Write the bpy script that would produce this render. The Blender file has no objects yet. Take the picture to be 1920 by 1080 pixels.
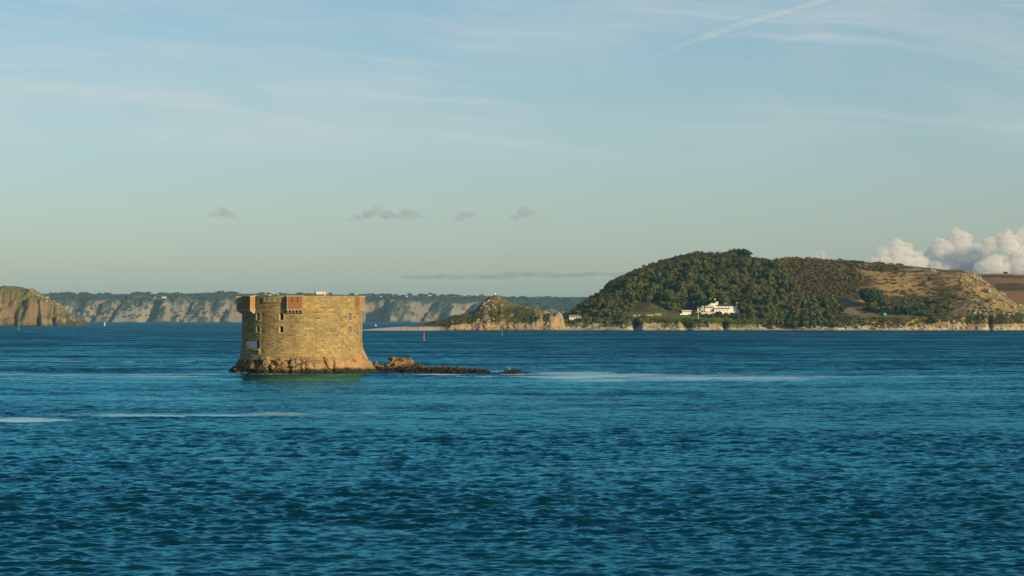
import bpy, bmesh, math, random
import numpy as np
from mathutils import Vector, Matrix

# ------------------------------------------------------------------ camera, sky, sun, exposure
F, CX, HY, H = 4880.0, 960.0, 599.5, 8.28          # focal length in photo pixels, centre, horizon row, eye height
scene = bpy.context.scene
COL = scene.collection
cam_d = bpy.data.cameras.new('camera')
cam_d.sensor_width = 36.0
cam_d.lens = 36.0 * F / 1920.0
cam_d.shift_y = (HY - 540.0) / 1920.0
cam_d.clip_start = 1.0
cam_d.clip_end = 200000.0
cam = bpy.data.objects.new('camera', cam_d)
cam.location = (0, 0, H)
cam.rotation_euler = (math.radians(90), 0, 0)
COL.objects.link(cam)
scene.camera = cam

SUN_AZ, SUN_EL = math.radians(42), math.radians(15.5)   # azimuth: to the right of straight behind the camera
SUN_DIR = Vector((math.sin(SUN_AZ) * math.cos(SUN_EL), -math.cos(SUN_AZ) * math.cos(SUN_EL), math.sin(SUN_EL)))
sun_d = bpy.data.lights.new('sun', 'SUN')
sun_d.energy = 4.8
sun_d.angle = math.radians(0.53)
sun_d.color = (1.0, 0.765, 0.43)
sun = bpy.data.objects.new('sun', sun_d)
sun.rotation_euler = SUN_DIR.to_track_quat('Z', 'Y').to_euler()
sun.location = (300, -300, 300)
COL.objects.link(sun)

world = bpy.data.worlds.new('World')
scene.world = world
world.use_nodes = True
wt = world.node_tree
for n in list(wt.nodes):
    wt.nodes.remove(n)


def N(t, kind, loc=None, **kw):
    n = t.nodes.new(kind)
    for k, v in kw.items():
        setattr(n, k, v)
    return n


def val(t, sock, v):
    if hasattr(v, 'is_linked') or isinstance(v, bpy.types.NodeSocket):
        t.links.new(v, sock)
    else:
        sock.default_value = v


def M(t, op, a, b=None, c=None, clamp=False):
    n = N(t, 'ShaderNodeMath', operation=op, use_clamp=clamp)
    val(t, n.inputs[0], a)
    if b is not None:
        val(t, n.inputs[1], b)
    if c is not None:
        val(t, n.inputs[2], c)
    return n.outputs[0]


def VM(t, op, a, b=None, scale=None):
    n = N(t, 'ShaderNodeVectorMath', operation=op)
    val(t, n.inputs[0], a)
    if b is not None:
        val(t, n.inputs[1], b)
    if scale is not None:
        val(t, n.inputs['Scale'], scale)
    return n.outputs[0]


def SM(t, x, lo, hi, o0=0.0, o1=1.0):
    n = N(t, 'ShaderNodeMapRange', interpolation_type='SMOOTHSTEP')
    val(t, n.inputs[0], x)
    n.inputs[1].default_value = lo
    n.inputs[2].default_value = hi
    n.inputs[3].default_value = o0
    n.inputs[4].default_value = o1
    return n.outputs[0]


def NOISE(t, vec, scale, detail=3.0, rough=0.55, out='Fac', lac=2.0, dist=0.0):
    n = N(t, 'ShaderNodeTexNoise')
    n.inputs['Scale'].default_value = scale
    n.inputs['Detail'].default_value = detail
    n.inputs['Roughness'].default_value = rough
    n.inputs['Lacunarity'].default_value = lac
    n.inputs['Distortion'].default_value = dist
    val(t, n.inputs['Vector'], vec)
    return n.outputs[out]


def MIX(t, f, a, b, mode='MIX', clamp=False):
    n = N(t, 'ShaderNodeMix', data_type='RGBA', blend_type=mode)
    n.clamp_result = clamp
    val(t, n.inputs[0], f)
    for s, v in ((n.inputs[6], a), (n.inputs[7], b)):
        if isinstance(v, (tuple, list)):
            s.default_value = (v[0], v[1], v[2], 1.0)
        else:
            t.links.new(v, s)
    return n.outputs[2]


def XYZ(t, x, y, z):
    n = N(t, 'ShaderNodeCombineXYZ')
    for i, v in enumerate((x, y, z)):
        val(t, n.inputs[i], v)
    return n.outputs[0]


def build_world():
    t = wt
    out = N(t, 'ShaderNodeOutputWorld')
    bg = N(t, 'ShaderNodeBackground')
    bg.inputs['Strength'].default_value = 0.105
    sky = N(t, 'ShaderNodeTexSky', sky_type='NISHITA')
    sky.sun_disc = False
    sky.sun_elevation = SUN_EL
    sky.sun_rotation = math.pi - SUN_AZ
    sky.altitude = 0.0
    sky.air_density = 1.0
    sky.dust_density = 0.6
    sky.ozone_density = 2.2
    tc = N(t, 'ShaderNodeTexCoord')
    sep = N(t, 'ShaderNodeSeparateXYZ')
    t.links.new(tc.outputs['Generated'], sep.inputs[0])
    x, y, z = sep.outputs
    az = N(t, 'ShaderNodeMath', operation='ARCTAN2')
    t.links.new(x, az.inputs[0]); t.links.new(y, az.inputs[1])
    az = az.outputs[0]
    el = M(t, 'ARCSINE', z)
    grade = MIX(t, SM(t, el, 0.0, 0.13), (0.835, 0.915, 1.08), (0.865, 0.945, 1.01))
    skyc = VM(t, 'MULTIPLY', sky.outputs[0], grade)
    # thin high cirrus: long streaks slightly tilted, over the whole dome
    tilt = M(t, 'ADD', el, M(t, 'MULTIPLY', az, 0.075))
    wob = NOISE(t, XYZ(t, M(t, 'MULTIPLY', az, 9.0), M(t, 'MULTIPLY', el, 16.0), 0.0), 1.0, 3.0)
    tilt = M(t, 'ADD', tilt, M(t, 'MULTIPLY', M(t, 'SUBTRACT', wob, 0.5), 0.018))
    st = NOISE(t, XYZ(t, M(t, 'MULTIPLY', az, 5.0), M(t, 'MULTIPLY', tilt, 130.0), 3.0), 1.0, 5.0, 0.6)
    st2 = NOISE(t, XYZ(t, M(t, 'MULTIPLY', az, 7.0), M(t, 'MULTIPLY', tilt, 46.0), 9.0), 1.0, 4.0, 0.5)
    streak = M(t, 'MULTIPLY', SM(t, st, 0.44, 0.74), SM(t, st2, 0.32, 0.60))
    band = M(t, 'MULTIPLY', SM(t, el, 0.050, 0.078), SM(t, el, 0.45, 0.14))
    veil = M(t, 'MULTIPLY', SM(t, NOISE(t, XYZ(t, M(t, 'MULTIPLY', az, 8.0), M(t, 'MULTIPLY', tilt, 26.0), 5.0), 1.0, 4.0), 0.35, 0.75), 0.42)
    fac = M(t, 'MULTIPLY', M(t, 'ADD', M(t, 'MULTIPLY', streak, 0.5), veil), band, clamp=True)
    lit = MIX(t, fac, skyc, (5.9, 6.35, 6.2))
    # far, low haze bank with a blue-grey stratus line
    t.links.new(lit, bg.inputs['Color'])
    t.links.new(bg.outputs[0], out.inputs[0])


build_world()
scene.view_settings.view_transform = 'Standard'
scene.view_settings.look = 'None'
scene.view_settings.exposure = 0.0
scene.view_settings.gamma = 1.0
scene.view_settings.use_curve_mapping = False
scene.cycles.use_denoising = True
scene.cycles.max_bounces = 12
scene.cycles.volume_bounces = 10
scene.cycles.sample_clamp_indirect = 4.0
# ------------------------------------------------------------------ numpy noise
rng = np.random.default_rng(7)
random.seed(7)


def _hash(ix, iy, iz, seed):
    h = (ix.astype(np.int64) * 374761393 + iy.astype(np.int64) * 668265263 + iz.astype(np.int64) * 2147483647 + seed * 974711) & 0xFFFFFFFF
    h = ((h ^ (h >> 13)) * 1274126177) & 0xFFFFFFFF
    h = ((h ^ (h >> 16)) * 2246822519) & 0xFFFFFFFF
    h = h ^ (h >> 15)
    return (h & 0xFFFFFF) / float(0xFFFFFF)


def vnoise(x, y, z=None, seed=0):
    x = np.asarray(x, float); y = np.asarray(y, float)
    if z is None:
        z = np.zeros_like(x)
    x, y, z = np.broadcast_arrays(x, y, z)
    ix, iy, iz = np.floor(x), np.floor(y), np.floor(z)
    fx, fy, fz = x - ix, y - iy, z - iz
    fx = fx * fx * fx * (fx * (fx * 6 - 15) + 10); fy = fy * fy * fy * (fy * (fy * 6 - 15) + 10); fz = fz * fz * (3 - 2 * fz)
    r = 0
    flat = not np.any(fz) and not np.any(iz)
    for dz in ((0,) if flat else (0, 1)):
        wz = 1.0 if flat else (fz if dz else 1 - fz)
        for dy in (0, 1):
            wy = fy if dy else 1 - fy
            for dx in (0, 1):
                wx = fx if dx else 1 - fx
                r = r + wx * wy * wz * _hash(ix + dx, iy + dy, iz + dz, seed)
    return r * 2 - 1


def fbm(x, y, z=None, oct=4, seed=0, gain=0.5, ridge=False):
    a, f, s, tot = 1.0, 1.0, 0.0, 0.0
    for o in range(oct):
        v = vnoise(np.asarray(x) * f + 17.3 * o, np.asarray(y) * f - 9.1 * o, None if z is None else np.asarray(z) * f + 3.7 * o, seed + o)
        if ridge:
            v = 1 - 2 * np.abs(v)
        s = s + a * v; tot += a; a *= gain; f *= 2.03
    return s / tot


def worley(p, seed=0):
    """p (n,3): distance to the nearest jittered cell point and a random value and vector of that cell."""
    base = np.floor(p)
    best = np.full(len(p), 1e9); cid = np.zeros((len(p), 3)); d2 = np.full(len(p), 1e9)
    for dx in (-1, 0, 1):
        for dy in (-1, 0, 1):
            for dz in (-1, 0, 1):
                c = base + (dx, dy, dz)
                q = np.stack([c[:, 0] + _hash(c[:, 0], c[:, 1], c[:, 2], seed), c[:, 1] + _hash(c[:, 0], c[:, 1], c[:, 2], seed + 1),
                              c[:, 2] + _hash(c[:, 0], c[:, 1], c[:, 2], seed + 2)], 1)
                d = ((p - q) ** 2).sum(1)
                m = d < best
                d2 = np.where(m, best, np.minimum(d2, d))
                best = np.where(m, d, best)
                cid[m] = q[m]
    return np.sqrt(best), np.sqrt(d2), cid


def sstep(x, a, b):
    t = np.clip((x - a) / (b - a), 0, 1)
    return t * t * (3 - 2 * t)


# ------------------------------------------------------------------ mesh and object helpers
def px2x(px, d):
    return (px - CX) * d / F


def py2z(py, d):
    return H - (py - HY) * d / F


def tag(o, label=None, cat=None, group=None, kind=None):
    if label: o['label'] = label
    if cat: o['category'] = cat
    if group: o['group'] = group
    if kind: o['kind'] = kind
    return o


def empty(name, loc=(0, 0, 0), rz=0.0, label=None, cat=None, group=None):
    o = bpy.data.objects.new(name, None)
    o.location = loc
    o.rotation_euler = (0, 0, rz)
    o.empty_display_size = 0.5
    COL.objects.link(o)
    return tag(o, label, cat, group)


def link(name, me, mat=None, parent=None, loc=(0, 0, 0)):
    if mat is not None and not me.materials:
        for m in (mat if isinstance(mat, (list, tuple)) else (mat,)):
            me.materials.append(m)
    o = bpy.data.objects.new(name, me)
    o.location = loc
    if parent is not None:
        o.parent = parent
    COL.objects.link(o)
    return o


def mesh_np(name, verts, faces, smooth=True, attrs=None):
    """verts (n,3); faces (m,3) or (m,4) array."""
    me = bpy.data.meshes.new(name)
    verts = np.asarray(verts, np.float32)
    faces = np.asarray(faces, np.int32)
    k = faces.shape[1]
    me.vertices.add(len(verts))
    me.vertices.foreach_set('co', verts.ravel())
    me.loops.add(faces.size)
    me.loops.foreach_set('vertex_index', faces.ravel())
    me.polygons.add(len(faces))
    me.polygons.foreach_set('loop_start', np.arange(0, faces.size, k, dtype=np.int32))
    me.polygons.foreach_set('use_smooth', np.full(len(faces), bool(smooth)))
    me.update(calc_edges=True)
    for an, av in (attrs or {}).items():
        av = np.asarray(av, np.float32)
        if av.ndim == 1:
            a = me.attributes.new(an, 'FLOAT', 'POINT')
            a.data.foreach_set('value', av)
        else:
            a = me.color_attributes.new(an, 'FLOAT_COLOR', 'POINT')
            if av.shape[1] == 3:
                av = np.concatenate([av, np.ones((len(av), 1), np.float32)], 1)
            a.data.foreach_set('color', av.ravel())
    return me


def grid_faces(nr, nc):
    i = np.arange(nr * nc).reshape(nr, nc)
    return np.stack([i[:-1, :-1].ravel(), i[:-1, 1:].ravel(), i[1:, 1:].ravel(), i[1:, :-1].ravel()], 1)


class MB:
    """collects simple solids into one mesh"""
    def __init__(self):
        self.v = []; self.f = []; self.c = []; self.tint = (1, 1, 1)

    def add(self, vs, fs):
        b = len(self.v)
        self.v += [tuple(v) for v in vs]
        self.c += [self.tint] * len(vs)
        self.f += [tuple(i + b for i in f) for f in fs]

    def box(self, x0, x1, y0, y1, z0, z1, m=None):
        vs = [(x0, y0, z0), (x1, y0, z0), (x1, y1, z0), (x0, y1, z0), (x0, y0, z1), (x1, y0, z1), (x1, y1, z1), (x0, y1, z1)]
        if m is not None:
            vs = [m @ Vector(v) for v in vs]
        self.add(vs, [(0, 3, 2, 1), (4, 5, 6, 7), (0, 1, 5, 4), (1, 2, 6, 5), (2, 3, 7, 6), (3, 0, 4, 7)])
        return self

    def prism(self, pts, z0, z1, m=None):
        n = len(pts)
        vs = [(p[0], p[1], z0) for p in pts] + [(p[0], p[1], z1) for p in pts]
        if m is not None:
            vs = [m @ Vector(v) for v in vs]
        self.add(vs, [tuple(reversed(range(n))), tuple(range(n, 2 * n))] + [(i, (i + 1) % n, n + (i + 1) % n, n + i) for i in range(n)])
        return self

    def lathe(self, prof, seg=12, c=(0, 0), m=None):
        vs, fs = [], []
        for r, z in prof:
            for k in range(seg):
                a = 2 * math.pi * k / seg
                vs.append((c[0] + r * math.cos(a), c[1] + r * math.sin(a), z))
        if m is not None:
            vs = [m @ Vector(v) for v in vs]
        for j in range(len(prof) - 1):
            for k in range(seg):
                fs.append((j * seg + k, j * seg + (k + 1) % seg, (j + 1) * seg + (k + 1) % seg, (j + 1) * seg + k))
        fs.append(tuple(reversed(range(seg))))
        fs.append(tuple((len(prof) - 1) * seg + k for k in range(seg)))
        self.add(vs, fs)
        return self

    def tube(self, p0, p1, r0, r1=None, seg=8):
        p0, p1 = Vector(p0), Vector(p1)
        r1 = r0 if r1 is None else r1
        d = (p1 - p0)
        q = d.to_track_quat('Z', 'Y').to_matrix().to_4x4()
        self.lathe([(r0, 0), (r1, d.length)], seg, (0, 0), Matrix.Translation(p0) @ q)
        return self

    def mesh(self, name, smooth=False):
        me = bpy.data.meshes.new(name)
        me.from_pydata(self.v, [], self.f)
        if smooth:
            me.polygons.foreach_set('use_smooth', np.ones(len(me.polygons), bool))
        a = me.color_attributes.new('tint', 'FLOAT_COLOR', 'POINT')
        a.data.foreach_set('color', np.array([(*c, 1.0) for c in self.c], np.float32).ravel())
        me.update()
        return me

    def build(self, name, mat, parent=None, smooth=False, loc=(0, 0, 0)):
        return link(name, self.mesh(name, smooth), mat, parent, loc)


# ------------------------------------------------------------------ materials
def new_mat(name):
    m = bpy.data.materials.new(name)
    m.use_nodes = True
    t = m.node_tree
    b = t.nodes['Principled BSDF']
    return m, t, b


def simple(name, col, rough=0.8, vary=0.15, scale=3.0, bump=0.0, attr=None, metallic=0.0, spec=0.3):
    m, t, b = new_mat(name)
    geo = N(t, 'ShaderNodeTexCoord').outputs['Object']
    n = NOISE(t, geo, scale, 5.0, 0.6)
    k = M(t, 'ADD', 1.0 - vary, M(t, 'MULTIPLY', n, 2 * vary))
    if attr:
        a = N(t, 'ShaderNodeAttribute', attribute_name=attr).outputs['Color']
        c = VM(t, 'MULTIPLY', a, col)
    else:
        c = VM(t, 'MULTIPLY', col, (1, 1, 1))
    c = VM(t, 'SCALE', c, scale=k)
    t.links.new(c, b.inputs['Base Color'])
    b.inputs['Roughness'].default_value = rough
    b.inputs['Metallic'].default_value = metallic
    b.inputs['Specular IOR Level'].default_value = spec
    if bump:
        bp = N(t, 'ShaderNodeBump')
        bp.inputs['Strength'].default_value = 1.0
        bp.inputs['Distance'].default_value = bump
        t.links.new(n, bp.inputs['Height'])
        t.links.new(bp.outputs[0], b.inputs['Normal'])
    return m


def land_mat(name, fine=0.6, detail_scale=0.35, bump=0.35, vary=0.35):
    """terrain: colour attribute (what grows or lies where) with fine grain and relief"""
    m, t, b = new_mat(name)
    pos = N(t, 'ShaderNodeTexCoord').outputs['Object']
    a = N(t, 'ShaderNodeAttribute', attribute_name='tint').outputs['Color']
    n1 = NOISE(t, pos, detail_scale, 6.0, 0.65)
    n2 = NOISE(t, pos, detail_scale * 4.1, 4.0, 0.6)
    k = M(t, 'ADD', M(t, 'MULTIPLY', M(t, 'SUBTRACT', n1, 0.5), 2 * vary), M(t, 'MULTIPLY', M(t, 'SUBTRACT', n2, 0.5), 2 * vary * fine))
    k = M(t, 'MAXIMUM', M(t, 'ADD', 1.0, k), 0.25)
    t.links.new(VM(t, 'SCALE', a, scale=k), b.inputs['Base Color'])
    b.inputs['Roughness'].default_value = 0.95
    b.inputs['Specular IOR Level'].default_value = 0.1
    bp = N(t, 'ShaderNodeBump')
    bp.inputs['Distance'].default_value = bump
    bp.inputs['Strength'].default_value = 1.0
    t.links.new(M(t, 'ADD', n1, M(t, 'MULTIPLY', n2, 0.4)), bp.inputs['Height'])
    t.links.new(bp.outputs[0], b.inputs['Normal'])
    return m


def rock_mat(name, detail_scale=0.8, bump=0.12):
    """shore rock: warm granite, orange lichen in blotches, dark weed band at the tide line (world height)"""
    m, t, b = new_mat(name)
    pos = N(t, 'ShaderNodeNewGeometry').outputs['Position']
    a = N(t, 'ShaderNodeAttribute', attribute_name='tint').outputs['Color']
    n1 = NOISE(t, pos, detail_scale, 7.0, 0.68)
    n2 = NOISE(t, pos, detail_scale * 0.45, 4.0, 0.6)
    k = M(t, 'ADD', 0.45, M(t, 'MULTIPLY', n1, 1.1))
    c = VM(t, 'SCALE', a, scale=k)
    c = MIX(t, SM(t, n2, 0.50, 0.66, 0, 0.55), c, (0.40, 0.22, 0.055))
    z = N(t, 'ShaderNodeSeparateXYZ'); t.links.new(pos, z.inputs[0])
    zz = M(t, 'ADD', z.outputs[2], M(t, 'MULTIPLY', M(t, 'SUBTRACT', n1, 0.5), 1.6))
    c = MIX(t, SM(t, zz, 1.0, 0.4), c, (0.035, 0.026, 0.014))
    t.links.new(c, b.inputs['Base Color'])
    b.inputs['Roughness'].default_value = 0.85
    b.inputs['Specular IOR Level'].default_value = 0.25
    bp = N(t, 'ShaderNodeBump')
    bp.inputs['Distance'].default_value = bump
    bp.inputs['Strength'].default_value = 1.0
    t.links.new(n1, bp.inputs['Height'])
    t.links.new(bp.outputs[0], b.inputs['Normal'])
    return m
# ------------------------------------------------------------------ the sea
def ocean_tiles(n, L, wind, bands, seed, peak=2.5, spread=2.0):
    r = np.random.default_rng(seed)
    k1 = 2 * np.pi * np.fft.fftfreq(n, L / n)
    kx, ky = np.meshgrid(k1, k1)
    k = np.hypot(kx, ky); k[0, 0] = 1
    kp = 2 * np.pi / peak
    c = (kx * wind[0] + ky * wind[1]) / k
    P = np.exp(-1.2 * (kp / k) ** 2) / k ** 3.5 * (0.06 + np.abs(c) ** (2 * spread)) * np.where(c < 0, 0.25, 1.0)
    P[0, 0] = 0
    spec = (r.normal(size=(n, n)) + 1j * r.normal(size=(n, n))) * np.sqrt(P)
    lam = 2 * np.pi / k
    tot = np.fft.ifft2(spec * ((lam > 0.3) & (lam < 10))).real.std()
    res = []
    for lo, hi in bands:
        s = np.where((lam >= lo) & (lam < hi), spec, 0) / tot
        res.append([np.fft.ifft2(s).real.astype(np.float32), np.fft.ifft2(-1j * kx / k * s).real.astype(np.float32), np.fft.ifft2(-1j * ky / k * s).real.astype(np.float32)])
    return res


def samp(t, L, x, y):
    n = t.shape[0]
    u = (x / L % 1.0) * n; v = (y / L % 1.0) * n
    i = u.astype(int); j = v.astype(int); fu = u - i; fv = v - j
    i %= n; j %= n; i2 = (i + 1) % n; j2 = (j + 1) % n
    return (t[j, i] * (1 - fu) + t[j, i2] * fu) * (1 - fv) + (t[j2, i] * (1 - fu) + t[j2, i2] * fu) * fv


# smooth slicks of the tidal race, as (photo column, photo row, half width, half height, strength): placed on the sea where they lie
SLICKS = [(1120, 702, 150, 3.4, 1), (1340, 709, 210, 2.6, 1), (1110, 711, 130, 1.6, .7), (1480, 712.5, 95, 1.6, .9), (1250, 704, 150, 2, .7),
          (55, 787, 95, 4.2, 1), (330, 780, 190, 1.6, .9), (520, 777, 75, 2.2, .9), (240, 777, 230, 1.2, .6), (985, 771, 130, 1.4, .6), (1230, 769, 260, 4, .45),
          (150, 703, 330, 4, .62), (330, 712, 380, 2.5, .6), (1700, 706, 300, 3, .55), (250, 707, 160, 1.5, .85), (1010, 706, 60, 1.5, .95), (1420, 704, 190, 1.3, .8), (1180, 714, 170, 1.0, .8), (900, 774, 300, 1.3, .6), (1330, 772, 250, 1.6, .5), (1790, 811, 120, 1.5, .8), (960, 818, 180, 1.5, .75), (60, 711, 130, 1.4, .7), (1080, 698.5, 90, 1.3, .95), (1200, 705.5, 210, 1.5, 1), (1060, 707, 80, 1.8, 1), (1290, 713.5, 250, 1.3, .95), (1450, 709, 120, 1.2, .95), (1100, 715, 140, .9, .8),
          (1600, 735, 420, 12, .25), (700, 745, 700, 22, .25), (500, 860, 200, 3, .3), (1150, 880, 170, 4, .3), (700, 995, 100, 6, .45), (1050, 725, 500, 5, .25)]
FOAM = [(820, 702.5, 70, 1.6, 1), (900, 706, 90, 1.2, .8), (935, 697.5, 22, 2.2, 1), (965, 702, 40, 1.5, .9), (760, 703, 50, 1.0, .7), (990, 699, 25, 1, .8),
        (130, 678, 60, .8, .9), (235, 678.5, 30, .8, .9), (345, 678.5, 28, .8, .9), (360, 677, 12, .7, .9), (414, 679, 14, .8, .9), (20, 680, 30, .7, .7),
        (610, 773, 26, .9, .9), (740, 769, 40, 1.0, .8), (650, 773.5, 40, .7, .6), (1160, 822, 14, .9, 1), (745, 821, 30, .7, .5), (515, 701.2, 90, 1.2, .75), (640, 702.5, 80, 1.0, .7), (450, 699.5, 25, 1.0, .8),
        (1075, 1017, 30, 1.6, .55), (1300, 1036, 50, 1.6, .55), (1063, 1014, 8, 1.6, .75), (1634, 677, 12, .6, .7), (1500, 683, 20, .6, .6), (560, 690, 120, .5, .3)]


def sea():
    rows = [2.0, 8, 16, 26, 38, 50, 60, 66]
    d = 70.0
    while d < 20000:
        rows.append(d)
        d += 0.125 * (max(d, 84) / 84.0) ** 1.5
    rows = np.array(rows + [20000.0])
    ang = np.arange(-520, 2441, 4.7)
    ang = (ang - CX) / F
    side = np.tan(np.linspace(math.atan(ang[-1]), math.radians(86), 26)[1:])
    ang = np.concatenate([-side[::-1], ang, side])
    D, A = np.meshgrid(rows, ang, indexing='ij')
    X = D * A; Y = D.copy()
    spc = np.gradient(rows)[:, None] * np.ones_like(A)
    # sideways wings keep to the box
    sc = np.minimum(1.0, 20000.0 / np.maximum(np.abs(X), 1)); X = X * sc
    py = HY + H * F / D; px = CX + A * F
    wx = X + 6 * fbm(X / 30, Y / 30, oct=2, seed=51)
    calm = np.zeros_like(X)
    wig = 5.0 * fbm(px / 130.0, D / 60.0, oct=3, seed=5)
    st = sstep(fbm(X / 22.0, Y / 9.0, oct=4, seed=61), -0.35, 0.25)
    for cx, cy, w, h, s in SLICKS:
        jag = 1 + 0.45 * fbm(px / 60.0 + cy, np.zeros_like(px) + cx, oct=3, seed=6)
        q = ((px - cx) / w) ** 2 + ((py - cy + wig * 0.12 * h) / (1.4 * h * jag)) ** 2
        calm = np.maximum(calm, s * sstep(q, 1.25, 0.35) * (0.4 + 0.6 * st if s < 0.99 else 0.78 + 0.22 * st))
    broad = 0.17 * sstep(py, 684, 702) * sstep(py, 822 + wig * 1.5, 800 + wig * 1.5) * (0.6 + 0.5 * fbm(X / 60, Y / 25, oct=3, seed=66))
    rough = sstep(py, 806 + wig * 1.5, 811 + wig * 1.5) * sstep(py, 868, 815)
    calm = np.clip(np.maximum(calm, broad), 0, 1)
    foam = np.zeros_like(X)
    for cx, cy, w, h, s in FOAM:
        q = ((px - cx) / w) ** 2 + ((py - cy + 0.2 * wig * h * .5) / h) ** 2
        foam = np.maximum(foam, s * sstep(q, 1.2, 0.1))
    bands = [(2.6, 14), (1.1, 2.6), (0.34, 1.1)]
    Z = np.zeros_like(X); DX = np.zeros_like(X); DY = np.zeros_like(X); sub = np.zeros_like(X)
    gust = 0.8 + 0.45 * fbm(X / 45.0, Y / 30.0, oct=3, seed=71) + 0.3 * rough
    for (L, wa, seed, amp, pk) in ((83.0, math.radians(-97), 3, 0.030, 1.5), (127.0, math.radians(-72), 4, 0.050, 3.6)):
        w = (math.cos(wa), math.sin(wa))
        for (lo, hi), (h, dx, dy) in zip(bands, ocean_tiles(1024, L, w, bands, seed, pk)):
            wt_ = np.clip((lo * 1.5) / spc - 0.55, 0, 1)
            a = amp * wt_ * (1 - 0.95 * calm) * gust
            sub = sub + (1 - wt_) * (0.5 if lo > 2 else 1.0)
            z = samp(h, L, X, Y); zx = samp(dx, L, X, Y); zy = samp(dy, L, X, Y)
            Z += a * z; DX -= a * zx * 0.9; DY -= a * zy * 0.9
    inside = np.clip((20000 - np.maximum(np.abs(X), Y)) / 200, 0, 1)
    V = np.stack([X + DX * inside, Y + DY * inside, Z * inside], -1).reshape(-1, 3)
    me = mesh_np('sea', V, grid_faces(*X.shape), True, {'calm': calm.ravel(), 'foam': foam.ravel(), 'chop': np.clip(sub.ravel() / 5.0, 0, 1)})
    m, t, b = new_mat('sea water')
    pos = N(t, 'ShaderNodeNewGeometry').outputs['Position']
    A_ = lambda n: N(t, 'ShaderNodeAttribute', attribute_name=n).outputs['Fac']
    calm_, foam_, chop_ = A_('calm'), A_('foam'), A_('chop')
    brk = NOISE(t, VM(t, 'MULTIPLY', pos, (0.035, 0.32, 1.0)), 1.0, 5.0, 0.6)
    brk2 = NOISE(t, VM(t, 'MULTIPLY', pos, (0.10, 0.9, 1.0)), 1.0, 4.0, 0.65)
    calm_ = M(t, 'MULTIPLY', calm_, M(t, 'MULTIPLY', SM(t, brk, 0.36, 0.58, 0.5, 1.0), SM(t, brk2, 0.36, 0.56, 0.45, 1.0)))
    # ripples smaller than the mesh, as slopes; farther out they stand for the whole chop
    s1 = VM(t, 'SUBTRACT', NOISE(t, VM(t, 'MULTIPLY', pos, (1.0, 1.5, 1.0)), 2.6, 3.0, 0.6, 'Color'), (0.5, 0.5, 0.5))
    s2 = VM(t, 'SUBTRACT', NOISE(t, VM(t, 'MULTIPLY', pos, (0.5, 1.0, 1.0)), 0.62, 3.0, 0.62, 'Color'), (0.5, 0.5, 0.5))
    s3 = VM(t, 'SUBTRACT', NOISE(t, VM(t, 'MULTIPLY', pos, (0.22, 0.5, 1.0)), 0.12, 4.0, 0.65, 'Color'), (0.5, 0.5, 0.5))
    gustn = SM(t, NOISE(t, VM(t, 'MULTIPLY', pos, (0.35, 1.0, 1.0)), 0.016, 4.0, 0.6), 0.3, 0.7, 0.65, 1.25)
    gustn = M(t, 'MULTIPLY', gustn, SM(t, NOISE(t, VM(t, 'MULTIPLY', pos, (0.4, 1.0, 1.0)), 0.085, 5.0, 0.68), 0.32, 0.68, 0.45, 1.5))
    near = VM(t, 'SCALE', s1, scale=0.30)
    far = VM(t, 'SCALE', VM(t, 'ADD', VM(t, 'ADD', VM(t, 'SCALE', s1, scale=0.5), VM(t, 'SCALE', s2, scale=1.0)), VM(t, 'SCALE', s3, scale=0.6)), scale=chop_)
    sl = VM(t, 'ADD', near, far)
    sl = VM(t, 'MULTIPLY', sl, (1.0, 1.0, 0.0))
    sl = VM(t, 'ADD', sl, VM(t, 'SCALE', (0.0, -0.24, 0.0), scale=chop_))      # waves lean: the steep lee faces look this way
    k = M(t, 'MULTIPLY', gustn, M(t, 'SUBTRACT', 1.0, M(t, 'MULTIPLY', calm_, 0.93)))
    nrm = VM(t, 'NORMALIZE', VM(t, 'ADD', N(t, 'ShaderNodeNewGeometry').outputs['Normal'], VM(t, 'SCALE', sl, scale=k)))
    fn = NOISE(t, VM(t, 'MULTIPLY', pos, (1.0, 0.6, 1.0)), 2.2, 6.0, 0.75)
    fm = SM(t, M(t, 'ADD', fn, M(t, 'MULTIPLY', foam_, 0.36)), 0.74, 0.86)
    fm = M(t, 'MULTIPLY', fm, SM(t, foam_, 0.02, 0.2))
    body = MIX(t, SM(t, NOISE(t, VM(t, 'MULTIPLY', pos, (0.4, 1, 1)), 0.02, 3.0), 0.3, 0.7), (0.0006, 0.026, 0.038), (0.0009, 0.032, 0.046))
    t.nodes.remove(b)
    out = t.nodes['Material Output']
    df = N(t, 'ShaderNodeBsdfDiffuse'); gl = N(t, 'ShaderNodeBsdfGlossy'); fo = N(t, 'ShaderNodeBsdfDiffuse')
    t.links.new(body, df.inputs['Color'])
    t.links.new(MIX(t, SM(t, calm_, 0.08, 0.8), (0.17, 0.63, 0.74), (0.85, 0.97, 1.0)), gl.inputs['Color'])  # reflection tint painted paler on the slicks to brighten their sky sheen
    gl.inputs['Roughness'].default_value = 0.07
    fo.inputs['Color'].default_value = (0.72, 0.72, 0.70, 1)
    fr = N(t, 'ShaderNodeFresnel'); fr.inputs['IOR'].default_value = 1.333
    for n_ in (gl, fr):
        t.links.new(nrm, n_.inputs['Normal'])
    m1 = N(t, 'ShaderNodeMixShader'); m2 = N(t, 'ShaderNodeMixShader')
    t.links.new(fr.outputs[0], m1.inputs[0]); t.links.new(df.outputs[0], m1.inputs[1]); t.links.new(gl.outputs[0], m1.inputs[2])
    t.links.new(fm, m2.inputs[0]); t.links.new(m1.outputs[0], m2.inputs[1]); t.links.new(fo.outputs[0], m2.inputs[2])
    t.links.new(m2.outputs[0], out.inputs['Surface'])
    o = link('sea', me, m)
    tag(o, 'choppy deep blue sea with pale smooth streaks', None, None, 'structure')


sea()


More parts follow.
